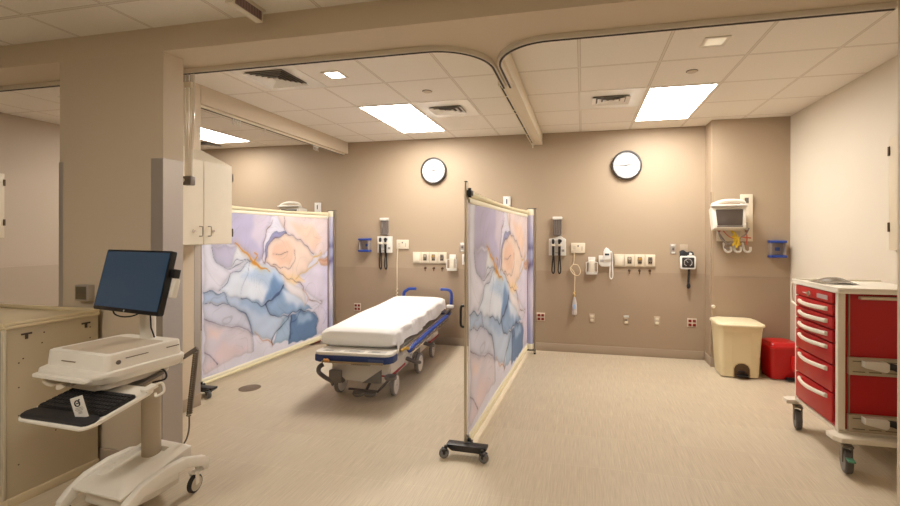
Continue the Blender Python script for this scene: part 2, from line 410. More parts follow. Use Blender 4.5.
# soffit track in the left opening
st = thing('curtain_track', 'pale curtain track under the soffit above the left opening', 'curtain track', (-3.43, 3.32, 2.715), group='curtain tracks under the soffit')
MB().box(-.03, .03, 0, 2.5, -.018, 0, bevel=.002).build('rail', mat('track_white', (226, 214, 194), .4), st)
MB().box(-.008, .008, 0, 2.5, -.0205, -.0182).build('slot', SLOT, st)
for i, (yy, n) in enumerate(((3.75, 4), (4.2, 1), (5.1, 4))):
    b = MB()
    for k in range(n):
        b.tube([(-3.43, yy + k * .03, 2.695), (-3.43, yy + k * .03, 2.65), (-3.42, yy + k * .03, 2.635)], .0035, 6)
        b.box(-3.437, -3.423, yy + k * .03 - .006, yy + k * .03 + .006, 2.683, 2.696)
    tag(b.build('curtain_hook', WHITE), ['four white curtain carriers hanging from the soffit track nearest the cabinet', 'lone white curtain carrier in the middle of the soffit track', 'bright white curtain carriers near the far end of the soffit track'][i], 'curtain hook')
# glossy rods at the column
t = thing('curtain_wand_cluster', 'three glossy clear rods hanging from the track beside the steel column edge', 'curtain wands', (-2.765, 2.622, ZB - .034))
CLR = mat('clear_acrylic', (236, 226, 208), .08, alpha=.55, coat=1)
for dx in (-.045, -.018, .014, .036):
    MB().tube([(dx, 0, 0), (dx, 0, -.12), (dx * .9, .0, -.35), (dx * .55 - .004, 0, -.6), (dx * .5 - .006, 0, -.80)], .0085, 10).build('rod', CLR, t)
MB().box(-.04, .03, -.02, .02, -.10, -.06, bevel=.004).build('carrier', WHITE_W, t)
MB().box(-.042, .03, -.022, .022, -.80, -.735, bevel=.006).build('clamp', GREYM, t)
MB().cyl((-.02, -.03, -.765), (-.02, .03, -.765), .012).build('clamp_screw', CHROME, t)

# corridor call light box on the beam
t = thing('corridor_signal_box', 'cream rectangular signal light box with a grille hanging from the corridor ceiling at top left', 'signal light', (-1.90, 2.17, H))
MB().box(-.05, .045, -.2, .11, -.012, 0, bevel=.004).build('mounting_plate', WHITE_W, t)
hs = T(0, -.02, 0) @ RZ(0)
MB().box(-.005, .045, -.15, .09, -.085, -.012, bevel=.006).build('housing', WHITE_W, t)
MB().box(.0452, .049, -.13, .07, -.082, -.028, bevel=.001).build('grille', mat('mauve_grille', (140, 116, 112), .5), t)
b = MB()
for i in range(9): b.box(.049, .0505, -.12 + i * .021, -.11 + i * .021, -.08, -.03)
b.build('grille_rib', mat('mauve_rib', (120, 98, 94), .5), t)

# ------------------------------------------------------------ wall cabinet
LAM = mat('pale_wood_laminate', (236, 226, 206), .42, var=.03, vscale=12)
t = thing('wall_cabinet', 'pale laminate two-door wall cabinet with a sloping top hung on the partition wall', 'cabinet', (-3.36, 2.66, 1.45))
MB().prism([(0.001, 0), (.315, 0), (.315, .69), (.001, .845)], 0, .645, axis='y', bevel=.002, seg=1).build('body', LAM, t)
for i, (a, b_) in enumerate(((.01, .343), (.347, .64))):
    d = MB().box(.3155, .333, a, b_, .004, .685, bevel=.002, seg=1).build('door', LAM, t)
    hy = b_ - .04 if i == 0 else a + .04
    MB().tube(bez([(.334, hy, .07), (.362, hy, .072), (.366, hy, .085), (.366, hy, .135), (.362, hy, .148), (.334, hy, .15)], 4), .0045, 8).build('handle', STEEL, d)
    hk = hy - .055 if i == 0 else hy + .055
    MB().cyl((.333, hk, .112), (.341, hk, .112), .011, seg=14).build('lock', CHROME, d)
b = MB()
for z in (.10, .585): b.box(.30, .338, .6452, .652, z - .035, z + .035, bevel=.002, seg=1)
b.build('hinge', GREYM, t)

# ------------------------------------------------------------ cabinets on the side walls (only their near edges show)
def wall_cab(label, side, y0, y1, z0, z1, X):
    s = side
    t = thing('wall_cabinet', label, 'cabinet', (X, y0, z0))
    D = .04
    MB().box(min(0, s * D), max(0, s * D), 0, y1 - y0, 0, z1 - z0, bevel=.003).build('body', mat('cream_cabinet', (214, 200, 176), .45), t)
    b = MB()
    for z in (.17, z1 - z0 - .1): b.box(min(s * (D), s * (D + .008)), max(s * D, s * (D + .008)), (y1 - y0) - .012 , (y1 - y0) + .006, z - .035, z + .035, bevel=.002, seg=1)
    b.build('hinge', mat('dark_hinge', (84, 66, 52), .4, .5), t)
wall_cab('cream cabinet door edge with two dark hinges on the right wall above the crash cart', -1, 3.05, 3.86, 1.43, 2.27, XR)
wall_cab('cream cabinet door edge with two dark hinges on the far left wall', 1, 2.7, 3.6, 1.49, 2.2, XL)

# ------------------------------------------------------------ counter at left
LAMT = mat('counter_panel', (196, 180, 150), .5, var=.03)
t = thing('nurse_counter', 'beige counter cabinet with drilled side panel standing against the big column', 'counter', (-3.14, 2.29, 0))
b = MB(); b.box(-.9, -.018, -.44, 0, .1, 1.0); b.build('body', LAMT, t)
MB().box(-.018, 0, -.475, 0, .05, 1.0, bevel=.002, seg=1).build('side_panel', LAMT, t)
MB().box(-.0215, .004, -.49, -.4755, .05, 1.0, bevel=.003).build('corner_post', mat('post_beige', (206, 194, 168), .45), t)
b = MB()
b.prism([(-.9, -.49), (.012, -.49), (.012, 0), (-.9, 0)], 1.0, 1.02, bevel=.006)
b.box(-.9, .012, -.018, 0, 1.0195, 1.045, bevel=.005); b.box(-.006, .012, -.49, -.017, 1.0195, 1.04, bevel=.005); b.box(-.9, -.006, -.49, -.472, 1.0195, 1.04, bevel=.005)
b.build('raised_edge_top', mat('counter_top', (222, 204, 166), .35), t)
MB().box(-.9, .018, -.48, -.003, 0, .05, bevel=.004).build('base_rail', mat('base_rail_cream', (214, 196, 160), .4), t)
for k in range(2):
    MB().box(-.44 * (k + 1) + .01, -.44 * k - .03, -.462, -.441, .11, .98, bevel=.002).build('door', mat('blue_grey_door', (128, 132, 150), .5), t)
hm = mat('hole_dark', (88, 68, 50), .7); b = MB()
for (yy, zz) in ((-.42, .80), (-.42, .66), (-.42, .50), (-.42, .22), (-.40, .82), (-.05, .93), (-.05, .86), (-.05, .50), (-.17, .36), (-.24, .34), (-.06, .31), (-.2, .62), (-.3, .95), (-.31, .89)):
    b.cyl((.0002, yy, zz), (.0012, yy, zz), .004, seg=10)
b.build('screw_hole', hm, t)
b = MB(); b.box(.0002, .0035, -.41, -.36, .955, .965); b.box(.0002, .003, -.392, -.378, .93, .955); b.box(.0002, .0035, -.1, -.05, .955, .965); b.box(.0002, .003, -.082, -.068, .93, .955)
b.build('catch', mat('catch_dark', (70, 58, 48), .5), t)
# steel box on the column
t = thing('steel_wall_box', 'small square steel box mounted on the column left of the computer monitor', 'wall box', (-3.268, 2.32, 1.09))
MB().box(-.055, .055, -.045, 0, 0, .105, bevel=.003).build('housing', STEEL, t)
MB().box(-.045, .045, -.0465, -.0452, .01, .095, bevel=.0005, seg=1).build('cover_plate', mat('dull_steel', (138, 130, 112), .35, .8), t)

# ------------------------------------------------------------ casters
def caster(b_parent, x, y, r, w_, htop, name='caster', tyre=DARK, hub=None, fork=GREY, off=.02, ang=0, brake=None, sides=(-1, 1), hubr=.78):
    """a wheel (axis across local x after turning by ang) under a swivel fork; parts and sub-parts"""
    tf = T(x, y, 0) @ RZ(ang)
    f = MB()
    for s_ in sides: f.box(min(s_ * (w_ / 2 + .002), s_ * (w_ / 2 + .008)), max(s_ * (w_ / 2 + .002), s_ * (w_ / 2 + .008)), -off - r * .28, -off + r * .28, r * .95, htop - .015, bevel=.002, seg=1)
    f.box(-w_ / 2 - .009, w_ / 2 + .009, -off - r * .5, r * .35, htop - .02, htop - .006, bevel=.004)
    f.cyl((0, 0, htop - .008), (0, 0, htop + .012), .011, seg=12); f.cyl((-w_ / 2 - .004, -off, r), (w_ / 2 + .004, -off, r), .007, seg=10)
    f.move(tf); c = f.build(name, fork, b_parent)
    wb = MB(); wb.lathe([(r * .5, -w_ / 2), (r * .9, -w_ / 2), (r, -w_ / 2 + .006), (r, w_ / 2 - .006), (r * .9, w_ / 2), (r * .5, w_ / 2)], 28, (0, -off, r), 'x'); wb.move(tf); wb.build('wheel', tyre, c)
    hb = MB(); hb.lathe([(.001, -w_ / 2 - .002), (r * hubr, -w_ / 2 - .0015), (r * (hubr + .02), -w_ / 2 + .004), (r * (hubr + .02), w_ / 2 - .004), (r * hubr, w_ / 2 + .0015), (.001, w_ / 2 + .002)], 24, (0, -off, r), 'x'); hb.move(tf); hb.build('hub_cap', hub or GREY, c)
    if brake:
        bb_ = MB(); bb_.box(-.02, .02, -off - r - .035, -off - r * .3, r * 1.45, r * 1.45 + .012, bevel=.004); bb_.move(tf); bb_.build('brake_pedal', brake, c, 'green brake pedal')
    return c

# ------------------------------------------------------------ workstation on wheels
t = thing('computer_cart', 'white wheeled computer cart with a tilted monitor and keyboard tray in front of the column', 'computer cart', (-2.47, 2.0, 0), -4.6)
CW = mat('cart_white', (240, 233, 220), .38); CW2 = mat('cart_white_inner', (228, 219, 203), .45); COLM = mat('cart_column', (186, 172, 150), .4, .15)
b = MB()
b.prism([(-.15, -.16), (.15, -.16), (.17, -.02), (.15, .14), (.06, .19), (-.06, .19), (-.15, .14), (-.17, -.02)], .075, .2, bevel=.02, top=[(-.14, -.15), (.14, -.15), (.16, -.02), (.14, .13), (.05, .18), (-.05, .18), (-.14, .13), (-.16, -.02)])
b.build('base_tub', CW2, t)
def hood(u, v):
    a = (u - .5) * 2; x = a * (.185 - .02 * v); y = -.20 + v * .40
    edge = max(abs(a) ** 6, abs(v * 2 - 1) ** 8); z = .215 + .09 * v - .05 * edge * .7 - (.02 if (abs(a) < .55 and .18 < v < .8) else 0) * 1
    return Vector((x, y, z))
hb_ = MB(); hb_.grid(hood, 36, 36)
r = bmesh.ops.extrude_face_region(hb_.bm, geom=hb_.bm.faces[:]); 
for v in [g for g in r['geom'] if isinstance(g, bmesh.types.BMVert)]: v.co.z = .17
hb = hb_.build('base_hood', CW, t)
MB().lathe([(.028, 0), (.03, .003), (.024, .005), (.001, .005)], 24, (0, 0, 0)).move(T(0, .01, .212) @ RX(13) @ Matrix.Diagonal((1.15, .8, 1, 1))).build('oval_badge', mat('badge_blue_grey', (128, 150, 160), .3), hb)
for sx in (-1, 1):
    side = [(-.245, .10), (-.245, .05), (-.205, .05), (-.20, .085), (-.12, .145), (0, .175), (.12, .165), (.22, .125), (.225, .085), (.262, .085), (.268, .135), (.24, .17), (.12, .212), (0, .222), (-.12, .195), (-.2, .145)]
    side = [(a, c + .02 + .012 * (a > .1)) for a, c in side]
    MB().prism(side, sx * .212 - .022, sx * .212 + .022, axis='x', bevel=.008).build('side_leg', CW, t)
    MB().box(min(sx * .12, sx * .2), max(sx * .12, sx * .2), -.1, .1, .13, .19, bevel=.01).build('leg_bridge', CW, t)
caster(t, .195, .215, .052, .026, .135, fork=CW, hub=mat('hub_beige', (206, 194, 174), .4), ang=12)
caster(t, -.212, .22, .052, .026, .135, fork=CW, hub=mat('hub_beige', (206, 194, 174), .4))
GRN = mat('green_brake', (58, 120, 78), .4)
for sx in (-1, 1):
    caster(t, sx * .212, -.215, .045, .026, .11, fork=CW, hub=mat('hub_beige', (206, 194, 174), .4), brake=GRN, off=.01)
# column
b = MB(); b.prism([(.052 * math.cos(a) , .085 + .045 * math.sin(a)) for a in [2 * PI * k / 28 for k in range(28)]], .25, .87, bevel=.003); b.build('column', COLM, t)
# worktop
def rr(x0, x1, y0, y1, r, n=6):
    out = []
    for cx, cy, a0 in ((x1 - r, y0 + r, -90), (x1 - r, y1 - r, 0), (x0 + r, y1 - r, 90), (x0 + r, y0 + r, 180)):
        out += [(cx + r * math.cos(R(a0 + 90 * k / n)), cy + r * math.sin(R(a0 + 90 * k / n))) for k in range(n + 1)]
    return out
def scale_poly(p, s, cx=0, cy=0): return [((x - cx) * s + cx, (y - cy) * s + cy) for x, y in p]
top = rr(-.235, .255, -.325, .12, .07); top = [(x, y - (.035 * (1 - (x / .27) ** 2) if y < -.28 else 0)) for x, y in top]
b = MB(); b.prism(scale_poly(top, .94, 0, -.12), .805, .835, top=top, bevel=.0); b.prism(top, .835, .86, bevel=.008); b.build('worktop', CW, t)
MB().prism(rr(-.2, .2, -.365, -.31, .02), .822, .838, bevel=.004).build('front_handle', CW, t)
bx = rr(-.232, .222, -.29, .105, .03)
b = MB(); b.prism(bx, .86, .937, bevel=.006, top=scale_poly(bx, .975, 0, -.09)); 
b.build('storage_box', CW, t)
b = MB(); b.prism(rr(-.19, .18, -.25, .03, .02), .9372, .9385, bevel=.0005, seg=1); b.build('writing_surface', mat('writing_pad', (206, 190, 168), .4), t)
b = MB(); b.box(.2175, .2225, -.2, -.09, .905, .909); b.box(.2175, .2225, 0.01, .08, .907, .911); b.box(-.1, -.0, -.2925, -.288, .89, .894); b.build('vent_slot', mat('slot_brown', (130, 112, 90), .6), t)
MB().lathe([(.011, 0), (.011, .004), (.001, .004)], 16, (.2195, -.235, .895), 'x').build('lock', GREYM, t)
MB().prism(rr(-.2, .19, -.3, .06, .03), .765, .805, bevel=.01).build('drawer_bin', CW2, t)
# drooping clear liner under the front lip
b = MB(); b.grid(lambda u, v: Vector((-.2 + .3 * u, -.335 + .02 * math.sin(u * 19) + .05 * v, .815 - .035 * math.sin(PI * u) * (1 - v) - .012 * math.sin(u * 23))), 24, 4)
b.build('plastic_liner', mat('liner', (214, 200, 178), .25), t)
# keyboard tray
kt = T(.18, -.30, .728) @ RX(13) @ RZ(2)
b = MB(); p = rr(-.245, .215, -.19, .13, .04); p = [(x, y - (.02 * (1 - (x / .24) ** 2) if y < -.12 else 0)) for x, y in p]
b.prism(p, -.012, .002, bevel=.004); b.move(kt); tr = b.build('keyboard_tray', CW, t)
b = MB(); b.prism(rr(-.235, .205, -.185, -.115, .03), .0022, .014, bevel=.004); b.move(kt); b.build('wrist_rest', mat('wrist_rest', (38, 36, 38), .6), tr)
b = MB(); b.box(-.02, .05, .1, .3, -.03, -.013, bevel=.004); b.move(kt); b.build('tray_arm', GREYM, tr)
b = MB(); b.box(.06, .13, .09, .15, -.055, -.014, bevel=.01); b.move(kt); bk = b.build('tray_bracket', CW, tr)
b = MB(); b.lathe([(.012, 0), (.012, .003), (.001, .003)], 14, (.1295, .12, -.034), 'x'); b.move(kt); b.build('bracket_hole', BLACK, bk)
# clip and hanging info card
kc = kt @ T(.20, -.1, 0)
b = MB(); b.box(-.035, .035, -.001, .001, 0, .10, bevel=.0004, seg=1); b.move(kt @ T(.115, -.14, .008) @ RZ(10) @ RY(-16) @ RX(-12)); cd = b.build('info_card', WHITE, t, 'small white card with a round dark logo standing on the keyboard')
tfc = kt @ T(.115, -.14, .008) @ RZ(10) @ RY(-16) @ RX(-12)
b = MB(); n = 20
b.tube([(.013 * math.cos(2 * PI * k / n) - .002, -.0018, .070 + .013 * math.sin(2 * PI * k / n)) for k in range(n)], .0028, 6, closed=True)
b.cyl((.012, -.001, .084), (.012, -.002, .084), .004, seg=10); b.box(-.008, .008, -.0022, -.0012, .068, .073); b.move(tfc); b.build('card_logo', BLACK, cd)
b = MB()
for k, (w0, z) in enumerate(((.02, .048), (.024, .042), (.018, .036), (.01, .03), (.01, .026), (.01, .022))): b.box(-w0, w0, -.0018, -.0011, z, z + .0022)
b.move(tfc); b.build('card_print', mat('print_grey', (150, 140, 130), .6), cd)
# white hook at the rear right of the tray
b = MB(); b.box(.17, .215, .08, .14, .003, .02, bevel=.003); b.tube(bez([(.2, .12, .015), (.225, .15, .02), (.24, .14, -.02), (.225, .11, -.03), (.21, .12, -.02)], 6), .006, 8); b.move(kt); b.build('cable_clip', CW, tr)
# keyboard
KBL = (-2.47, 2.0, 0)
# monitor
tilt = T(.128, -.10, 1.285) @ RZ(-6.3) @ RX(-12)
b = MB(); b.prism(rr(-.288, .288, -.166, .166, .008), -.014, .012, bevel=.003); b.move(tilt @ RX(90)); mo = b.build('monitor', mat('monitor_black', (26, 25, 27), .35), t, 'black flat screen monitor')
m = bpy.data.materials.new('screen_glass'); m.use_nodes = True; nt = m.node_tree; bs = nt.nodes['Principled BSDF']
bs.inputs['Base Color'].default_value = (.012, .03, .06, 1); bs.inputs['Roughness'].default_value = .22; bs.inputs['Coat Weight'].default_value = .6; bs.inputs['Coat Roughness'].default_value = .12
bs.inputs['Emission Color'].default_value = (.06, .16, .28, 1); bs.inputs['Emission Strength'].default_value = .12
b = MB(); b.box(-.277, .277, -.0155, -.0142, -.146, .156); b.move(tilt); b.build('screen', m, mo)
b = MB(); b.cyl((0, -.0142, -.157), (0, -.0152, -.157), .006, seg=16); b.move(tilt); b.build('maker_badge', mat('badge_silver', (180, 178, 176), .3), mo)
b = MB(); b.box(-.1, .1, .012, .04, -.08, .08, bevel=.01); b.box(-.04, .04, .04, .07, -.04, .04, bevel=.004); b.move(tilt); b.build('rear_housing', BLACK, mo)
b = MB(); b.prism(rr(-.035, .035, .035, .095, .018), .937, 1.27, bevel=.004); b.build('monitor_post', CW, t)
b = MB(); b.box(-.03, .03, -.05, .06, 1.24, 1.30, bevel=.006); b.build('monitor_bracket', CW, t)
b = MB(); b.tube(bez([(-.02, -.11, 1.15), (-.015, -.10, 1.10), (.04, -.08, 1.085), (.08, -.04, 1.10), (.05, .03, 1.15)], 8), .004, 8); b.build('monitor_cable', BLACK, t)
b = MB(); b.tube([(.044, .04, 1.2), (.045, .05, 1.0), (.044, .07, .94)], .004, 8); b.build('power_cable', BLACK, t)
# barcode scanner holder at the monitor's right
b = MB(); b.box(.289, .325, .0, .03, .03, .075, bevel=.004); b.move(tilt); b.build('holder_bracket', BLACK, mo)
b = MB(); b.box(.292, .322, .012, .04, -.07, .028, bevel=.006); b.move(tilt); b.build('holder', CW, mo)
# cables under the worktop
b = MB()
for pts in ([(.0, -.2, .80), (.08, -.15, .79), (.14, -.08, .82), (.2, 0, .79), (.16, .05, .72), (.1, .02, .70)], [(.02, -.18, .79), (.1, -.1, .76), (.12, 0, .78), (.2, .02, .81)], [(.05, -.22, .77), (.12, -.16, .78), (.16, -.1, .83)]):
    b.tube(bez(pts, 8), .005, 8)
b.build('cable_bundle', BLACK, t)
b = MB(); b.box(-.02, .13, -.22, -.10, .775, .80, bevel=.012); b.build('power_brick', BLACK, t)
# coiled cord on the right
b = MB(); b.tube([(.05, .10, .79), (.17, .15, .815), (.225, .19, .86)], .014, 10); b.build('side_arm', GREYM, t)
b = MB(); b.box(.10, .185, .115, .135, .785, .85, bevel=.004); b.build('arm_clip', CW, t)
b = MB(); pts = []; N = 260
for k in range(N + 1):
    u = k / N; c = Vector((.222, .185, .845)).lerp(Vector((.15, .20, .45)), u); a = u * 2 * PI * 30; rad = .013
    pts.append(c + Vector((math.cos(a) * rad, math.sin(a) * rad, math.sin(a) * .003)))
b.tube(pts, .0042, 5); b.build('coiled_cord', mat('cord_grey', (118, 104, 88), .5), t)
b = MB(); b.tube(bez([(.15, .20, .45), (.135, .21, .36), (.12, .2, .29), (.10, .16, .24)], 8), .0045, 8); b.build('cord_tail', mat('cord_grey2', (110, 98, 86), .5), t)

# keyboard resting on the tray
kw = Matrix.Translation((-2.47, 2.0, 0)) @ RZ(-4.6) @ kt
kb = thing('keyboard', 'black computer keyboard lying on the pull-out tray of the white cart', 'keyboard', kw.translation)
base = Matrix.Translation(-Vector(kw.translation)) @ kw
b = MB(); b.prism(rr(-.225, .195, -.113, .045, .012), .0025, .016, bevel=.003); b.move(base); b.build('case', mat('key_case', (20, 20, 22), .5), kb)
b = MB()
for j in range(6):
    for i in range(20):
        x = -.216 + i * .0205; y = -.106 + j * .0245
        if j == 0 and 3 < i < 9: continue
        b.box(x, x + .0172, y, y + .0195, .016, .0225, bevel=.0016, seg=1)
b.box(-.134, -.032, -.106, -.0865, .016, .0225, bevel=.0016, seg=1)
b.move(base); o = b.build('key', mat('key_black', (34, 33, 36), .45), kb); o['kind'] = 'stuff'

# ------------------------------------------------------------ privacy screens
ART_P=[[[192,184,211],0.02,[[0.01,1.808],[0.468,1.833],[0.422,1.561],[0.392,1.412],[0.385,1.276],[0.348,1.201],[0.286,1.297],[0.226,1.399],[0.163,1.434],[0.01,1.441]]],[[214,202,216],0.05,[[0.34,1.829],[0.468,1.833],[0.422,1.561],[0.363,1.402],[0.306,1.527]]],[[232,228,238],0.02,[[0.01,1.808],[0.059,1.814],[0.065,1.478],[0.082,1.298],[0.164,1.143],[0.093,0.965],[0.043,0.958],[0.011,0.957]]],[[200,194,216],0.015,[[0.059,1.438],[0.207,1.4],[0.226,1.346],[0.164,1.206],[0.128,1.211],[0.076,1.298]]],[[240,238,242],0.02,[[0.207,1.4],[0.293,1.231],[0.176,1.193],[0.164,1.206]]],[[230,234,244],0.015,[[0.293,1.231],[0.164,1.143],[0.093,0.965],[0.128,0.925],[0.24,0.862],[0.363,0.713],[0.438,0.746],[0.542,0.859],[0.558,0.94],[0.517,1.106],[0.392,1.195]]],[[190,208,230],0.05,[[0.239,1.098],[0.392,1.149],[0.525,1.08],[0.558,0.928],[0.453,0.811],[0.392,0.955]]],[[118,150,190],0.045,[[0.469,1.043],[0.558,0.928],[0.542,0.859],[0.438,0.734],[0.393,0.737],[0.438,0.862]]],[[186,202,226],0.01,[[0.011,0.957],[0.128,0.925],[0.164,0.822],[0.076,0.82],[0.011,0.851]]],[[198,210,230],0.012,[[0.128,0.925],[0.24,0.862],[0.408,0.709],[0.438,0.629],[0.576,0.506],[0.502,0.355],[0.462,0.268],[0.321,0.427],[0.293,0.539],[0.221,0.729],[0.164,0.822]]],[[166,188,216],0.04,[[0.24,0.851],[0.408,0.709],[0.438,0.606],[0.342,0.619],[0.227,0.791]]],[[216,214,228],0.01,[[0.011,0.851],[0.164,0.822],[0.221,0.729],[0.293,0.539],[0.321,0.427],[0.24,0.508],[0.011,0.696]]],[[226,214,222],0.01,[[0.011,0.696],[0.165,0.552],[0.321,0.427],[0.328,0.223],[0.012,0.164]]],[[232,210,212],0.07,[[0.105,0.416],[0.241,0.271],[0.28,0.271],[0.177,0.201],[0.028,0.193]]],[[236,212,208],0.05,[[0.038,0.617],[0.117,0.542],[0.083,0.478],[0.027,0.524]]],[[148,174,206],0.012,[[0.408,0.709],[0.493,0.788],[0.558,0.916],[0.619,0.839],[0.711,0.686],[0.829,0.542],[0.711,0.544],[0.62,0.514],[0.493,0.55],[0.438,0.629]]],[[214,222,236],0.05,[[0.559,0.867],[0.655,0.817],[0.769,0.615],[0.674,0.595],[0.584,0.7]]],[[172,194,218],0.01,[[0.576,0.506],[0.62,0.489],[0.62,0.188],[0.47,0.205],[0.502,0.355]]],[[104,134,174],0.012,[[0.62,0.489],[0.711,0.544],[0.829,0.488],[0.882,0.359],[0.882,0.139],[0.603,0.147]]],[[158,182,210],0.04,[[0.674,0.519],[0.809,0.482],[0.829,0.38],[0.692,0.383]]],[[244,216,198],0.012,[[0.592,1.551],[0.728,1.461],[0.787,1.353],[0.838,1.242],[0.768,1.038],[0.673,0.978],[0.575,1.022],[0.468,1.173],[0.407,1.216],[0.422,1.353],[0.452,1.456],[0.533,1.502]]],[[238,198,174],0.04,[[0.484,1.408],[0.601,1.464],[0.663,1.31],[0.619,1.164],[0.517,1.178],[0.453,1.304]]],[[238,216,210],0.015,[[0.468,1.833],[1.036,1.771],[1.037,1.309],[0.913,1.234],[0.838,1.282],[0.787,1.366],[0.645,1.526],[0.557,1.612]]],[[241,206,184],0.05,[[0.618,1.689],[0.827,1.674],[0.934,1.456],[0.849,1.322],[0.709,1.513]]],[[164,162,202],0.008,[[0.592,1.551],[0.5,1.562],[0.437,1.48],[0.399,1.355],[0.407,1.193],[0.422,1.353],[0.452,1.456],[0.533,1.502]]],[[230,220,234],0.015,[[0.913,1.234],[1.049,1.192],[1.051,0.118],[0.882,0.139],[0.882,0.359],[0.829,0.488],[0.936,0.589],[0.739,0.795],[0.673,0.952],[0.768,1.038]]],[[236,188,158],0.012,[[0.891,1.209],[1.049,1.206],[1.049,1.076],[0.913,1.123]]],[[244,234,234],0.02,[[0.558,0.94],[0.575,1.022],[0.739,0.795],[0.759,0.605],[0.637,0.784]]],[[246,214,170],0.04,[[0.55,1.076],[0.682,1.002],[0.749,0.91],[0.655,0.906],[0.567,0.999]]]]
ART_V=[[[228,150,45],3.2,[[0.201,1.432],[0.246,1.344],[0.286,1.275],[0.334,1.181],[0.392,1.138],[0.437,1.107]]],[[228,150,45],2.6,[[0.32,1.227],[0.348,1.291],[0.327,1.338]]],[[228,150,45],2,[[0.293,1.253],[0.363,1.154]]],[[240,195,120],2.5,[[0.838,1.242],[0.923,1.275]]],[[240,195,120],1.8,[[0.923,1.261],[0.849,1.132],[0.768,1.038],[0.673,0.978]]],[[232,170,140],3,[[0.913,1.193],[1.049,1.134]]],[[120,85,85],1,[[0.468,1.727],[0.422,1.561],[0.392,1.412],[0.385,1.276],[0.407,1.193],[0.392,1.218]]],[[120,85,85],1,[[0.557,1.758],[0.566,1.612],[0.592,1.551],[0.645,1.526],[0.728,1.461],[0.787,1.366],[0.838,1.282]]],[[120,85,85],1,[[0.592,1.551],[0.533,1.502],[0.452,1.456],[0.422,1.353],[0.407,1.216]]],[[95,105,140],1.2,[[0.592,1.551],[0.5,1.562],[0.437,1.48],[0.399,1.355]]],[[120,85,85],0.7,[[0.468,1.196],[0.533,1.151],[0.619,1.126],[0.654,1.21],[0.654,1.336]]],[[120,85,85],0.6,[[0.476,1.325],[0.533,1.297],[0.601,1.315]]],[[120,85,85],0.9,[[0.392,1.218],[0.453,1.187],[0.517,1.106],[0.575,1.022],[0.664,0.954],[0.739,0.847],[0.739,0.795]]],[[95,105,140],0.8,[[0.293,1.231],[0.226,1.154],[0.164,1.143],[0.14,1.024],[0.093,0.965]]],[[95,105,140],0.7,[[0.293,1.231],[0.239,1.237],[0.176,1.193],[0.128,1.211],[0.076,1.298],[0.059,1.419]]],[[170,175,200],0.7,[[0.293,1.231],[0.279,1.09],[0.246,0.989],[0.24,0.915]]],[[95,105,140],0.6,[[0.293,1.231],[0.213,1.262],[0.17,1.215]]],[[70,95,140],1,[[0.011,0.957],[0.043,0.958],[0.088,0.926],[0.128,0.925],[0.164,0.822],[0.221,0.729],[0.266,0.637],[0.293,0.539],[0.321,0.427]]],[[48,62,98],1.2,[[0.221,0.729],[0.266,0.637],[0.293,0.539],[0.321,0.427]]],[[95,105,140],0.8,[[0.011,0.851],[0.076,0.82],[0.164,0.822]]],[[120,105,135],0.8,[[0.011,0.696],[0.088,0.635],[0.165,0.552],[0.24,0.508],[0.321,0.427]]],[[160,165,190],0.8,[[0.321,0.427],[0.328,0.301],[0.328,0.223]]],[[120,105,135],0.9,[[0.012,0.387],[0.049,0.297],[0.088,0.204]]],[[48,62,98],1.2,[[0.24,0.862],[0.293,0.802],[0.363,0.713],[0.408,0.709]]],[[48,62,98],2.6,[[0.408,0.709],[0.438,0.746],[0.493,0.788],[0.542,0.859],[0.558,0.916]]],[[70,95,140],4,[[0.469,0.771],[0.534,0.849],[0.559,0.891]]],[[48,62,98],1.3,[[0.408,0.709],[0.438,0.629],[0.493,0.55],[0.576,0.506],[0.62,0.514],[0.711,0.544],[0.829,0.488],[0.882,0.359],[0.882,0.249]]],[[48,62,98],1.2,[[0.602,0.495],[0.568,0.423],[0.502,0.355],[0.462,0.291],[0.47,0.216]]],[[48,62,98],2,[[0.62,0.489],[0.62,0.339],[0.62,0.213]]],[[70,95,140],1.3,[[0.62,0.401],[0.683,0.464],[0.711,0.531]]],[[205,130,80],0.9,[[0.335,0.443],[0.393,0.325],[0.454,0.26],[0.47,0.216]]],[[120,85,85],1,[[0.788,0.662],[0.871,0.623],[0.925,0.551],[0.936,0.589],[0.914,0.61]]],[[205,130,80],0.7,[[0.739,0.795],[0.778,0.692],[0.759,0.605]]],[[190,180,205],0.6,[[0.914,0.513],[0.981,0.376],[0.936,0.254]]]]

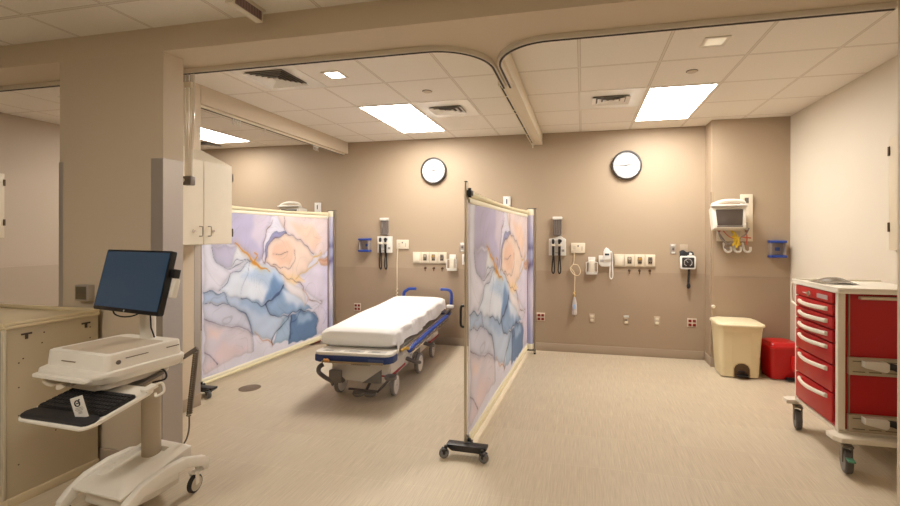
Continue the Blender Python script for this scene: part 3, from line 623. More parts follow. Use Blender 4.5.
def art_mesh(name, L, ZL, ZH, nu, nv):
    U, V = np.meshgrid(np.linspace(0, 1, nu), np.linspace(0, 1, nv), indexing='ij')
    X = U * 2.1; Z = .10 + V * 1.68
    wx = X + .02 * np.sin(Z * 9 + 1.3 * np.sin(X * 7)) + .008 * np.sin(Z * 31 + X * 17); wz = Z + .03 * np.sin(X * 8 + 2 * np.sin(Z * 5)) + .010 * np.sin(X * 37 - Z * 13)
    jx = X + .006 * np.sin(Z * 33 + X * 20) + .0012 * np.sin(Z * 131); jz = Z + .006 * np.sin(X * 41) + .0012 * np.sin(X * 150 + Z * 30)
    jx, jz = jx + (wx - X) * .5, jz + (wz - Z) * .5
    col = np.zeros(X.shape + (3,)) + np.array([228, 222, 233.])
    for c, fe, pts in ART_P:                      # pools of ink with darker drying edges
        Q = [(a * 2.1, z) for a, z in pts]; n = len(Q); ins = np.zeros(X.shape, bool); dm = np.full(X.shape, 9.0)
        for (ax, az), (bx_, bz) in zip(Q, Q[1:] + Q[:1]):
            ex, ez = bx_ - ax, bz - az; tt = np.clip(((jx - ax) * ex + (jz - az) * ez) / (ex * ex + ez * ez + 1e-9), 0, 1)
            dm = np.minimum(dm, np.hypot(jx - ax - tt * ex, jz - az - tt * ez))
            ins ^= ((az > jz) != (bz > jz)) & (jx < (bx_ - ax) * (jz - az) / (bz - az + 1e-12) + ax)
        sd = np.where(ins, dm, -dm); k = np.clip((sd + fe) / (2 * fe), 0, 1); k = (k * k * (3 - 2 * k))[..., None]
        cc = np.array(c, float) * (1 - (.15 * np.exp(-(np.maximum(sd, 0) / .022)) if fe < .03 else 0 * sd))[..., None]
        col = col * (1 - k) + cc * k
    wash = (np.sin(wx * 11 + 3 * np.sin(wz * 6)) * np.sin(wz * 13 + 2 * np.sin(wx * 5)))[..., None]
    col = col * (1 + .025 * wash)
    fld = np.sin(jx * 6 + 2.2 * np.sin(jz * 4 + jx * 3)) + np.cos(jz * 5.5 + 2 * np.sin(jx * 5)); fr = np.abs((fld * 1.6) % 1 - .5)
    col = col * (1 - .11 * np.exp(-(fr / .035) ** 2) * (.5 + .5 * np.sin(jx * 9 + jz * 7)))[..., None]
    for c, wd, pts in ART_V:
        Q = [Vector((a * 2.1, z, 0)) for a, z in pts]; Q = [Vector(q) for q in bez(Q, 5)] if len(Q) > 2 else Q
        dm = np.full(X.shape, 9.0)
        for a, b_ in zip(Q, Q[1:]):
            ax, az, ex, ez = a.x, a.y, b_.x - a.x, b_.y - a.y; l2 = ex * ex + ez * ez + 1e-9
            tt = np.clip(((jx - ax) * ex + (jz - az) * ez) / l2, 0, 1)
            dm = np.minimum(dm, np.hypot(jx - ax - tt * ex, jz - az - tt * ez))
        hw = wd * .0033 * (1 + .35 * np.sin(X * 23 + Z * 19)); core = np.clip(1.5 - dm / hw, 0, 1)[..., None]
        halo = (np.exp(-(dm / (hw * 3 + .012)) ** 2) * .13)[..., None]
        c = np.array(c, float); col = col * (1 - halo) + c * halo; col = col * (1 - core * .88) + c * core * .8
    me = bpy.data.meshes.new(name)
    Y = U * L; ZZ = ZL + V * (ZH - ZL); xo = .004 * np.sin(U * 9) * np.sin(V * PI) + .003 * np.sin(V * 5 + U * 14)
    co = np.stack([xo, Y, ZZ], -1).reshape(-1, 3)
    idx = np.arange(nu * nv).reshape(nu, nv); q = np.stack([idx[:-1, :-1], idx[1:, :-1], idx[1:, 1:], idx[:-1, 1:]], -1).reshape(-1, 4)
    co2 = co.copy(); co2[:, 0] -= .002; n = len(co)
    q2 = q[:, ::-1] + n
    rim = [(idx[i, 0], idx[i, 0] + n, idx[i + 1, 0] + n, idx[i + 1, 0]) for i in range(nu - 1)] + [(idx[i + 1, -1], idx[i + 1, -1] + n, idx[i, -1] + n, idx[i, -1]) for i in range(nu - 1)]
    rim += [(idx[0, j + 1], idx[0, j + 1] + n, idx[0, j] + n, idx[0, j]) for j in range(nv - 1)] + [(idx[-1, j], idx[-1, j] + n, idx[-1, j + 1] + n, idx[-1, j + 1]) for j in range(nv - 1)]
    faces = np.concatenate([q, q2, np.array(rim)])
    me.vertices.add(2 * n); me.vertices.foreach_set('co', np.concatenate([co, co2]).ravel())
    me.loops.add(faces.size); me.loops.foreach_set('vertex_index', faces.ravel().astype(np.int32))
    me.polygons.add(len(faces)); me.polygons.foreach_set('loop_start', np.arange(0, faces.size, 4, dtype=np.int32))
    me.update(calc_edges=True)
    a = me.color_attributes.new('ink_print', 'FLOAT_COLOR', 'POINT')
    s = np.clip(col.reshape(-1, 3) * np.array([.985, 1.005, 1.03]) / 255, 0, 1); l = np.where(s <= .04045, s / 12.92, ((s + .055) / 1.055) ** 2.4)
    rgba = np.concatenate([l, np.ones((n, 1))], 1); a.data.foreach_set('color', np.concatenate([rgba, rgba]).ravel())
    me.shade_smooth(); return me
AM = bpy.data.materials.new('printed_ink_fabric'); AM.use_nodes = True
at = AM.node_tree.nodes.new('ShaderNodeAttribute'); at.attribute_name = 'ink_print'
AM.node_tree.links.new(at.outputs['Color'], AM.node_tree.nodes['Principled BSDF'].inputs['Base Color']); AM.node_tree.nodes['Principled BSDF'].inputs['Roughness'].default_value = .5
HEM = mat('cream_hem', (248, 242, 220), .45); HEM2 = mat('cream_rail', (236, 226, 190), .45)
def screen(label, loc, rz, L, foot=.135):
    t = thing('privacy_screen', label, 'privacy screen', loc, rz)
    me = art_mesh('printed_panel', L - .03, .115, 1.765, 300, 240); me.materials.append(AM)
    o = bpy.data.objects.new('printed_panel', me); C.objects.link(o); o.parent = t; o.location = (0, .03, 0)
    def hemfn(zA, zB, sag, depth):
        def f(u, v):
            a = v * 2 * PI; s = sag * math.sin(PI * min(1, u)) ; zc = (zA + zB) / 2; hz = abs(zB - zA) / 2
            return Vector((math.cos(a) * depth, .03 + u * (L - .03), zc + math.sin(a) * hz - s * (.6 + .4 * math.sin(a))))
        return f
    b = MB(); b.grid(hemfn(1.758, 1.80, .008, .008), 40, 12); b.build('top_hem', HEM, t)
    b = MB(); b.grid(hemfn(1.798, 1.85, .022, .02), 40, 12); b.build('top_rail', HEM2, t)
    b = MB(); b.grid(hemfn(.09, .13, 0, .008), 40, 12); b.build('bottom_hem', HEM, t)
    b = MB(); b.grid(hemfn(.06, .096, 0, .016), 40, 12); b.build('bottom_rail', HEM2, t)
    # leading post with foot
    MB().box(-.019, -.004, -.014, .018, .085, 1.905, bevel=.003).build('front_post', mat('post_alu', (192, 178, 156), .35, .5), t)
    MB().prism([(-.019, -.012), (-.004, -.012), (-.004, .016), (-.019, .016)], 1.905, 1.912, bevel=.002).build('post_cap', DARK, t)
    b = MB(); b.tube(bez([(-.02, .0, 1.04), (-.045, .0, 1.03), (-.048, .0, .96), (-.045, .0, .90), (-.02, .0, .89)], 5), .009, 10); b.build('grip_handle', BLACK, t)
    for z in (1.83, .07):
        b = MB(); b.box(-.004, .03, -.012, .05, z - .018, z + .018, bevel=.005); b.cyl((.01, .02, z - .03), (.01, .02, z + .035), .012, seg=12); b.build('corner_clamp', BLACK, t)
    f = MB(); f.prism([(-foot, .066), (-foot + .04, .04), (foot - .02, .04), (foot + .015, .066), (foot + .015, .084), (-foot, .084)], -.055, .018, axis='y', bevel=.006); f.move(T(0, 0, 0)); f.build('foot_plate', mat('foot_black', (40, 38, 38), .4), t)
    for sx in (-1, 1): caster(t, sx * (foot - .005), -.075, .034, .03, .072, hub=mat('caster_grey', (120, 118, 116), .4), tyre=mat('caster_grey_tyre', (88, 86, 84), .5), fork=DARK, off=.012, ang=70 * sx)
    # rolled cassette at the back
    b = MB(); b.lathe([(.035, .09), (.035, 1.79)], 24, (.045, L + .02, 0)); me2 = b.build('rolled_fabric', AM, t)
    me_ = me2.data; a = me_.color_attributes.new('ink_print', 'FLOAT_COLOR', 'POINT')
    # subdivide the roll so that the print shows on it
    bm = bmesh.new(); bm.from_mesh(me_); bmesh.ops.bisect_plane
    for k in range(1, 40): bmesh.ops.bisect_plane(bm, geom=bm.verts[:] + bm.edges[:] + bm.faces[:], plane_co=(0, 0, .09 + 1.7 * k / 40), plane_no=(0, 0, 1))
    bm.to_mesh(me_); bm.free(); me_.shade_smooth(); me_.set_sharp_from_angle(angle=R(35)); a = me_.color_attributes['ink_print']
    for i, v in enumerate(me_.vertices):
        k = math.sin(v.co.z * 5 + v.co.x * 20) * .5 + .5; k2 = math.exp(-((v.co.z - 1.1 - v.co.x) / .05) ** 2) + math.exp(-((v.co.z - 1.38) / .03) ** 2)
        c = Vector(lin((226, 220, 234))).lerp(Vector(lin((170, 176, 214))), k).lerp(Vector(lin((90, 80, 140))), min(1, k2 * .8)); a.data[i].color = (*c, 1)
    b = MB(); b.lathe([(.041, 1.785), (.042, 1.79), (.042, 1.862), (.04, 1.866), (.001, 1.867)], 24, (.045, L + .02, 0)); b.build('top_cap', HEM, t)
    b = MB(); b.lathe([(.041, .07), (.042, .07), (.042, .135), (.04, .136)], 24, (.045, L + .02, 0)); b.build('bottom_cap', HEM, t)
    MB().box(.09, .112, L - .0, L + .045, .02, 1.868, bevel=.003).build('rear_post', mat('rear_post_steel', (160, 150, 138), .3, .7), t)
    b = MB(); b.box(.0, .115, L - .01, L + .05, 1.868, 1.878, bevel=.002); b.box(.0, .115, L - .01, L + .05, .045, .07, bevel=.004); b.build('end_bracket', GREY, t)
    b = MB(); b.cyl((.1, L + .02, 0), (.1, L + .02, .03), .014, seg=14); b.build('rubber_foot', DARK, t)
    return t
screen('privacy screen printed with ink swirls between the bed and the right bay, seen edge-on', (-.785, 2.96, 0), -1.9, 2.66)
screen('privacy screen printed with ink swirls left of the bed, partly behind the wall cabinet', (-3.61, 3.53, 0), -1.4, 2.10, .19)

# ------------------------------------------------------------ hospital stretcher
t = thing('hospital_stretcher', 'white-sheeted wheeled hospital stretcher with blue bumpers between the two screens', 'hospital bed', (-2.005, 3.55, 0), 3.6)
SHEET = mat('white_sheet', (246, 244, 240), .75, bump=.25, bscale=7)
PB = mat('bed_cover_plastic', (222, 214, 202), .45); PG = mat('bed_grey', (118, 110, 104), .45); PD = mat('bed_frame_dark', (96, 88, 84), .4, .4)
def matt(u, v):
    # cross-section parameter v round the mattress, u along it
    L0, L1 = .17, 2.10; hw = .368; th = .18
    a = v * 2 * PI; n = 5.0
    cx = math.copysign(abs(math.cos(a)) ** (2 / n), math.cos(a)); cz = math.copysign(abs(math.sin(a)) ** (2 / n), math.sin(a))
    e = 1 - max(0, (.04 - u) / .04) ** 2 * .35 - max(0, (u - .965) / .035) ** 2 * .35
    w_ = hw * (1 - (1 - e) * .18) ; h_ = th / 2 * e
    y = L0 + u * (L1 - L0); zb = .565 + .045 * u
    wr = 0
    if cz < .7: wr = .006 * math.sin(u * 70 + 3 * math.sin(u * 21)) + .006 * math.sin(u * 31 + a * 3)
    flare = 0
    if cz < .4: flare = (.4 - cz) * .012
    sag = .004 * math.sin(u * 11) * math.sin(a * 2)
    return Vector((-.03 + cx * (w_ + wr + flare) + .002 * math.sin(u * 13), y + (0.004 * math.sin(a * 6) if u < .02 else 0), zb + cz * h_ + sag))
b = MB(); b.grid(matt, 150, 72); bmesh.ops.remove_doubles(b.bm, verts=b.bm.verts, dist=.0005); bmesh.ops.holes_fill(b.bm, edges=[e for e in b.bm.edges if e.is_boundary]); b.build('sheet_covered_mattress', SHEET, t, ang=60)
# bunched sheet hem hanging on the side
for sx in (-1, 1):
    b = MB(); b.grid(lambda u, v: Vector((-.03 + sx * (.372 + .007 * math.sin(u * 60 + 4 * math.sin(u * 13)) + .012 * v), .20 + u * 1.86, .56 + .045 * u + .02 - v * (.085 + .02 * math.sin(u * 17 + 2)))), 130, 6)
    for_b = b.build('sheet_edge', SHEET, t, ang=70)
# deck under the mattress
MB().box(-.345, .345, .1, 2.1, .445, .475, bevel=.006).build('deck', mat('deck_grey', (150, 142, 132), .5), t)
MB().box(-.30, .30, .12, 2.08, .40, .4452, bevel=.004).build('deck_frame', PD, t)
# foot end
fp = rr(-.365, .365, 0, .26, .06)
MB().prism(fp, .452, .478, bevel=.006).build('foot_panel', mat('foot_white', (232, 226, 214), .35), t)
b = MB(); b.prism(rr(-.372, .372, -.008, .20, .062), .392, .453, bevel=.01); b.build('foot_bumper', NAVY, t, 'dark blue wraparound bumper')
MB().box(.16, .30, -.0105, -.0075, .40, .432, bevel=.001).build('bumper_label', mat('label_blue', (70, 86, 128), .4), t)
for k, (x0, x1) in enumerate(((-.30, -.14), (-.10, .09), (.13, .30))):
    MB().prism(rr(x0, x1, .035, .095, .012), .4782, .4795, bevel=.0005, seg=1).build('instruction_label', mat('label_grey', (196, 190, 180), .5), t)
b = MB()
for x0, x1 in ((-.28, -.2), (-.05, .05), (.16, .24)): b.prism(rr(x0, x1, .05, .08, .008), .4796, .4802)
b.build('label_print', mat('label_print', (140, 134, 128), .5), t)
b = MB(); b.tube([(-.26, -.02, .40), (.3, -.02, .40)], .01, 8); b.tube(bez([(-.26, -.02, .40), (-.28, 0, .395), (-.28, .04, .395)], 4), .01, 8); b.build('foot_lever_bar', mat('brass_bar', (150, 130, 100), .35, .6), t)
b = MB(); b.lathe([(.001, -.012), (.016, -.01), (.018, 0), (.016, .01), (.001, .012)], 14, (-.225, -.02, .41), 'x'); b.tube([(-.25, -.03, .418), (-.2, -.03, .41)], .012, 8); b.build('release_knob', mat('amber_knob', (200, 140, 70), .4), t)
# side rails folded down
for sx in (-1, 1):
    sr = MB(); sr.tube(bez([(sx * .385, .42, .40), (sx * .40, .46, .425), (sx * .405, .6, .438), (sx * .405, 1.6, .468), (sx * .40, 1.88, .47), (sx * .39, 1.95, .45)], 8), .02, 10); o = sr.build('side_rail', BLUE, t, 'blue folded side rail')
    b = MB(); b.tube(bez([(sx * .41, .36, .39), (sx * .415, .5, .395), (sx * .415, 1.9, .43)], 6), .010, 8)
    b.tube(bez([(sx * .375, .3, .455), (sx * .38, .5, .463), (sx * .38, 2.0, .497)], 6), .009, 8); b.build('rail_tube', CHROME, o)
    b = MB()
    for k in range(9):
        y = .52 + k * .16; b.tube([(sx * .412, y, .40), (sx * .412, y + .05, .45)], .009, 8)
    b.build('rail_link', mat('rail_link', (170, 158, 140), .35, .5), o)
    b = MB(); b.tube(bez([(sx * .372, .25, .452), (sx * .39, .30, .46), (sx * .40, .38, .44)], 6), .014, 8); b.build('rail_release', mat('yellow_release', (216, 172, 60), .4), o, 'yellow release lever')
# base hood
hd = [(-.30, .34), (-.27, .26), (-.15, .17), (.15, .15), (.24, .16), (.27, .24), (.30, .34), (.28, .385), (-.28, .385)]
b = MB(); b.prism(hd, .18, 1.88, axis='y', bevel=.02); b.build('base_cover', PB, t)
MB().prism([(.02, .158), (.21, .165), (.21, .29)], .168, .178, axis='y', bevel=.002).build('corner_emblem', mat('emblem_grey', (120, 114, 110), .4), t, 'grey triangular corner panel')
MB().box(-.09, .10, .172, .179, .318, .342, bevel=.001).build('name_plate', mat('plate_grey', (168, 160, 150), .4), t)
b = MB()
for k in range(8): b.box(-.07 + k * .019, -.07 + k * .019 + .012, .1705, .1718, .323, .336)
b.box(.11, .13, .1665, .1678, .175, .195); b.box(.15, .175, .1665, .1678, .175, .195); b.build('plate_mark', mat('plate_print', (120, 112, 104), .4), t)
for sx in (-1, 1):
    for (y, s2) in ((.36, 1), (1.66, -1)):
        # wheel guards with red stripe
        g = MB(); g.prism([(y - .19 * 1, .24), (y - .15, .33), (y, .36), (y + .19, .345), (y + .22, .24), (y + .12, .225), (y - .12, .225)], sx * .24 - .055, sx * .24 + .055, axis='x', bevel=.015); gd = g.build('wheel_guard', PB, t)
        MB().prism([(y - .18, .222), (y + .2, .222), (y + .21, .243), (y - .185, .243)], sx * .243 - .06, sx * .243 + .06, axis='x', bevel=.004).build('red_stripe', mat('stripe_red', (168, 24, 34), .4), gd, 'red stripe')
        caster(t, sx * .272, y, .10, .04, .235, hub=mat('wheel_white', (222, 214, 204), .4), tyre=mat('wheel_grey_tyre', (130, 124, 120), .5), fork=PG, off=.02, ang=4 * sx, sides=(-sx,), hubr=.84)
    # centre fifth wheel
MB().lathe([(.05, -.02), (.105, -.02), (.11, -.012), (.11, .012), (.105, .02), (.05, .02)], 30, (.30, 1.02, .111), 'x').build('centre_wheel', mat('wheel_grey_tyre', (130, 124, 120), .5), t)
MB().lathe([(.001, -.024), (.085, -.021), (.085, .021), (.001, .024)], 26, (.30, 1.02, .111), 'x').build('centre_hub', mat('wheel_white', (222, 214, 204), .4), t)
MB().prism([(.9, .16), (1.02, .245), (1.14, .16), (1.14, .30), (.9, .30)], .262, .275, axis='x', bevel=.004).build('wheel_bracket', PG, t)
# pedals and levers
b = MB(); b.tube(bez([(-.34, .12, .33), (-.36, .09, .31), (-.35, .07, .27), (-.29, .08, .22), (-.25, .10, .19), (-.24, .12, .15)], 8), .024, 10, flat=.6); b.build('brake_lever', PG, t)
b = MB(); b.box(-.27, -.15, .09, .13, .17, .29, bevel=.012); b.build('lever_mount', PG, t)
for x, y, z in ((.02, .10, .09), (.12, .12, .085), (.31, .14, .235)):
    MB().lathe([(.001, -.018), (.045, -.016), (.05, 0), (.045, .014), (.001, .018)], 20, (0, 0, 0)).move(T(x, y, z) @ RX(15) @ Matrix.Diagonal((1.2, .8, 1, 1))).build('foot_pedal', PG, t)
b = MB(); b.tube([(-.08, .11, .12), (.2, .11, .11), (.32, .16, .24)], .012, 8); b.tube([(.08, .12, .1), (.08, .3, .2)], .014, 8); b.build('pedal_linkage', PD, t)
b = MB(); b.tube([(-.14, .36, .22), (-.14, .36, .42)], .05, 16); b.tube([(.0, .55, .2), (.0, .55, .42)], .06, 16); b.tube([(.0, 1.5, .2), (.0, 1.5, .42)], .06, 16); b.build('lift_column', PD, t)
b = MB(); b.tube(bez([(.22, .62, .30), (.33, .72, .22), (.36, .85, .17), (.30, .95, .14)], 6), .02, 8); b.build('steering_linkage', PD, t)
b = MB(); b.tube(bez([(.20, 1.25, .30), (.33, 1.32, .24), (.34, 1.45, .2)], 6), .022, 8); b.build('steering_linkage', PD, t)
# head end frame, handles
b = MB(); b.prism(rr(-.40, .40, 1.98, 2.18, .06), .455, .495, bevel=.01); b.build('head_bumper', NAVY, t, 'dark blue head end bumper')
for sx in (-1, 1):
    h_ = MB(); ox = .125 if sx < 0 else 0; h_.tube(bez([(ox + sx * .395, 2.14, .54), (ox + sx * .40, 2.15, .64), (ox + sx * .398, 2.15, .73), (ox + .025 * (sx < 0) + sx * .375, 2.15, .77), (ox * 1.1 + sx * .33, 2.15, .785), (ox * 1.2 + sx * .25, 2.15, .787)], 8), .020, 12); h_.build('push_handle', BLUE, t, 'blue curved push handle')
    j = MB(); j.box(sx * .395 - .045, sx * .395 + .05, 2.05, 2.13, .545, .585, bevel=.01); j.build('handle_joint', WHITE, t)
    j = MB(); j.cyl((sx * .395, 2.1, .48), (sx * .395, 2.1, .56), .022, seg=14); j.tube([(sx * .37, 1.9, .50), (sx * .40, 2.1, .54)], .014, 8); j.build('joint_post', GREYM, t)

# ------------------------------------------------------------ clocks
def clock(x, z, label):
    t = thing('wall_clock', label, 'clock', (x, YW, z))
    r = .185
    b = MB(); b.lathe([(r - .012, -.001), (r, -.004), (r, -.045), (r - .004, -.05), (r - .018, -.05), (r - .022, -.04), (r - .022, -.028), (.001, -.026)], 56, axis='y'); b.build('rim', mat('clock_rim', (52, 44, 38), .35), t)
    MB().lathe([(r - .0225, -.030), (r - .0225, -.033), (.001, -.033)], 56, axis='y').build('face', mat('clock_face', (206, 206, 206), .5), t)
    nb = MB()
    for k in range(60):
        a = 2 * PI * k / 60; L = .014 if k % 5 == 0 else .006; wd = .0022 if k % 5 == 0 else .001
        nb.box(-wd, wd, -.0342, -.0332, r - .038, r - .038 + L, tf=Matrix.Rotation(a, 4, 'Y'))
    nb.build('minute_mark', mat('clock_ink', (90, 92, 98), .6), t)
    num = MB()
    SEG = {'0': 'abcdef', '1': 'bc', '2': 'abged', '3': 'abgcd', '4': 'fgbc', '5': 'afgcd', '6': 'afgedc', '7': 'abc', '8': 'abcdefg', '9': 'abcdfg'}
    W, Hh = .010, .011
    LN = {'a': ((-1, 2), (1, 2)), 'b': ((1, 2), (1, 0)), 'c': ((1, 0), (1, -2)), 'd': ((-1, -2), (1, -2)), 'e': ((-1, 0), (-1, -2)), 'f': ((-1, 2), (-1, 0)), 'g': ((-1, 0), (1, 0))}
    for hr in range(1, 13):
        a = hr * PI / 6; cx, cz = (r - .062) * math.sin(a), (r - .062) * math.cos(a); s = str(hr)
        for i, ch in enumerate(s):
            ox = cx + (i - (len(s) - 1) / 2) * .0145
            for sg in SEG[ch]:
                (x0, z0), (x1, z1) = LN[sg]; x0, x1 = ox + x0 * .0045, ox + x1 * .0045; z0, z1 = cz + z0 * .0055, cz + z1 * .0055
                num.box(min(x0, x1) - .0008, max(x0, x1) + .0008, -.0342, -.0332, min(z0, z1) - .0008, max(z0, z1) + .0008)
    num.build('numeral', mat('clock_ink', (90, 92, 98), .6), t)
    def hand(name, ang, L, w0, y):
        MB().prism([(-w0, -.025), (w0, -.025), (w0 * .5, L), (-w0 * .5, L)], y - .001, y, axis='y').move(Matrix.Rotation(ang, 4, 'Y')).build(name, mat('clock_hand', (70, 70, 74), .4), t)
    hand('hour_hand', R(79), .075, .004, -.036); hand('minute_hand', R(271), .115, .003, -.038)
    MB().lathe([(.007, -.034), (.007, -.041), (.001, -.041)], 16, axis='y').build('centre_pin', BLACK, t)
clock(-2.03, 2.425, 'round black-rimmed wall clock above the stretcher')
clock(.547, 2.421, 'round black-rimmed wall clock in the right bay beside the bright ceiling light')

# ------------------------------------------------------------ headwall equipment
IV = mat('ivory_plate', (226, 214, 192), .4); REDO = mat('red_socket', (130, 28, 22), .4)
GHOST = mat('grey_ribs', (122, 112, 106), .4)
def at(name, label, cat, x, z, group=None, y=YW): return thing(name, label, cat, (x, y, z), group=group)
def cup_dispenser(x, side):
    t = at('specula_dispenser', f'grey ribbed specula dispenser with white lid {side}', 'dispenser', x, 1.54)
    MB().box(-.062, .062, -.065, -.0005, .195, .232, bevel=.008).build('lid', WHITE, t)
    b = MB()
    for k in range(5):
        b.cyl((-.046 + k * .023, -.034, .004), (-.046 + k * .023, -.034, .196), .0105, seg=12)
    b.build('tube', GHOST, t)
    MB().box(-.056, .056, -.02, -.0005, 0, .196, bevel=.003).build('back_plate', mat('back_grey', (150, 140, 130), .4), t)
    MB().box(-.056, .056, -.055, -.0005, -.012, .004, bevel=.004).build('bottom_cap', GHOST, t)
cup_dispenser(-2.765, 'above the diagnostic set over the bed'); cup_dispenser(-.32, 'above the diagnostic set in the right bay')
def diag(x, z, side, plate_w=.22, peak=True):
    t = at('diagnostic_set', f'white diagnostic set with two black handles {side}', 'diagnostic set', x, z)
    MB().prism([(-.11, 0), (.11, 0), (.11, .21), (.07, .235), (.035, .265), (.0, .235), (-.11, .215)] if peak else [(-.11, 0), (.11, 0), (.11, .235), (-.11, .235)], -.045, -.0005, axis='y', bevel=.006).build('transformer_body', WHITE, t)
    for hx in (-.052, .028):
        b = MB(); b.lathe([(.012, .0), (.016, .01), (.016, .11), (.02, .12), (.02, .14), (.012, .15), (.018, .17), (.02, .2), (.012, .215), (.001, .216)], 16); b.move(T(hx, -.068, .0)); hd_ = b.build('handle', BLACK, t)
        MB().box(hx - .025, hx + .025, -.09, -.045, .12, .15, bevel=.006).build('cradle', WHITE_W, t)
        pts = [(hx, -.07, .0), (hx - .012, -.065, -.12), (hx - .016, -.055, -.20), (hx, -.05, -.235), (hx + .016, -.055, -.20), (hx + .012, -.06, -.1), (hx + .006, -.045, .0)]
        MB().tube(bez(pts, 8), .0085, 8).build('coiled_cord', BLACK, t)
    b = MB(); b.lathe([(.001, -.02), (.022, -.018), (.022, .01), (.001, .012)], 14, axis='y'); b.move(T(.038, -.08, .19)); b.build('scope_head', BLACK, t)
    b = MB(); b.box(.055, .09, -.0465, -.045, .05, .08); b.box(-.03, .01, -.0465, -.045, .03, .04); b.build('marking', mat('mark_grey', (150, 146, 140), .5), t)
diag(-2.76, 1.275, 'over the bed', peak=False); diag(-.32, 1.265, 'in the right bay beside the screen')
def call_station(x, z, side, w_=.18):
    t = at('nurse_call_station', f'ivory nurse call station {side}', 'call station', x, z)
    MB().box(-w_ / 2, w_ / 2, -.022, -.0005, 0, .13, bevel=.004).build('cover_plate', IV, t)
    b = MB(); b.lathe([(.011, -.024), (.011, -.021), (.001, -.0245)], 14, axis='y'); b.move(T(.0, 0, .09)); b.build('call_button', mat('button_grey', (110, 106, 102), .4), t)
    b = MB()
    for r0 in range(3): b.box(-.062, -.03, -.0236, -.0219, .035 + r0 * .02, .043 + r0 * .02)
    b.build('speaker_slot', mat('slot_pale', (190, 178, 158), .5), t)
    b = MB(); b.box(.045, .055, -.0236, -.0219, .03, .085, bevel=.001, seg=1); b.build('rocker_switch', mat('slot_tan', (178, 164, 144), .5), t)
    return t
cs = call_station(-2.495, 1.33, 'with a straight cord hanging behind the head of the bed')
b = MB(); b.tube(bez([(-.07, -.02, .01), (-.082, -.018, -.2), (-.08, -.018, -.5), (-.088, -.018, -.62)], 6), .0075, 8); b.build('call_cord', mat('cord_cream', (224, 208, 176), .45), cs)
b = MB(); pts = [( -.082 + .012 * math.sin(k * .9), -.022 + .008 * math.cos(k * .9), -.56 - k * .0075) for k in range(30)]; b.tube(pts, .007, 6); b.build('cord_twist', mat('cord_cream', (224, 208, 176), .45), cs)
cs = call_station(-.055, 1.30, 'with a looped cord and hanging clear bottle in the right bay')
b = MB(); b.tube(bez([(-.05, -.02, .02), (-.052, -.02, -.1), (-.07, -.04, -.16), (-.10, -.05, -.2), (-.06, -.05, -.27), (-.0, -.05, -.29), (.03, -.05, -.24), (.0, -.05, -.16), (-.06, -.05, -.15), (-.09, -.045, -.19), (-.05, -.04, -.25), (-.04, -.04, -.30), (-.045, -.03, -.56)], 10), .0055, 8); b.build('call_cord', mat('cord_cream', (224, 208, 176), .45), cs)
MB().tube(bez([(-.03, -.03, -.50), (-.055, -.035, -.52), (-.035, -.04, -.54), (-.05, -.03, -.57)], 6), .006, 8).build('cord_clip', mat('clip_gold', (214, 180, 96), .4), cs)
MB().lathe([(.010, -.57), (.016, -.59), (.034, -.65), (.036, -.74), (.034, -.79), (.018, -.81), (.001, -.812)], 20).move(T(-.045, -.04, 0)).build('hanging_bottle', mat('clear_bottle', (216, 208, 206), .2, alpha=.75), cs)
MB().box(-.062, -.028, -.0795, -.077, -.72, -.66, bevel=.002).build('bottle_label', mat('bottle_blue', (150, 180, 214), .4), cs)
def gas_rail(x, z, side):
    t = at('gas_outlet_rail', f'ivory rail of four medical gas outlets {side}', 'gas outlets', x, z)
    MB().box(-.25, .25, -.018, -.0005, -.012, .15, bevel=.003).build('rail', mat('rail_ivory', (214, 200, 176), .4), t)
    cols = [(196, 186, 168), (120, 108, 94), (150, 120, 60), (118, 108, 98)]
    for k in range(4):
        cx = -.186 + k * .124
        o = MB().box(cx - .055, cx + .055, -.032, -.018, .004, .146, bevel=.004).build('outlet', IV, t)
        if k == 0:
            b = MB(); b.box(cx - .035, cx + .035, -.036, -.032, .02, .125, bevel=.003); b.build('blank_panel', mat('blank_ivory', (232, 220, 198), .4), o)
        else:
            b = MB(); b.prism([(cx + p, q) for p, q in ((-.024, .03), (.024, .03), (.028, .08), (.024, .12), (-.024, .12), (-.028, .08))], -.038, -.032, axis='y', bevel=.003); b.build('socket', mat('gas_socket', (146, 134, 118), .35, .5), o)
            b = MB(); b.lathe([(.016, -.046), (.016, -.037), (.001, -.047)], 16, axis='y'); b.move(T(cx, 0, .095)); b.build('knob', mat(f'gas_knob_{k}', [(0, 0, 0), (200, 190, 172), (206, 160, 70), (120, 112, 106)][k], .35, .4), o)
            b = MB(); b.lathe([(.008, -.040), (.008, -.037), (.001, -.040)], 12, axis='y'); b.move(T(cx - .01, 0, .05)); b.lathe([(.008, -.040), (.008, -.037), (.001, -.040)], 12, (cx + .012, 0, .05), axis='y'); b.build('port', SLOT, o)
gas_rail(-2.09, 1.14, 'above the head of the bed'); gas_rail(.645, 1.14, 'in the right bay under the clock')
HK = mat('hook_brown', (92, 66, 48), .4, .4)
for x0, z, nm, lab in ((-2.09, 1.065, 'bed', 'over the bed'), (.645, 1.085, 'right', 'in the right bay')):
    for k in (1, 2, 3):
        b = MB(); b.lathe([(.016, -.0005), (.016, -.006), (.008, -.01), (.008, -.03), (.014, -.034), (.001, -.036)], 14, axis='y'); b.tube([(0, -.028, 0), (0, -.03, -.03), (0, -.018, -.038)], .006, 8)
        o = b.build('wall_hook', HK); o.location = (x0 - .186 + k * .124, YW, z)
        tag(o, f"small brown wall hook {lab} below the {['', 'second', 'third', 'last'][k]} gas outlet from the left", 'hook', 'brown hooks under the gas outlets')
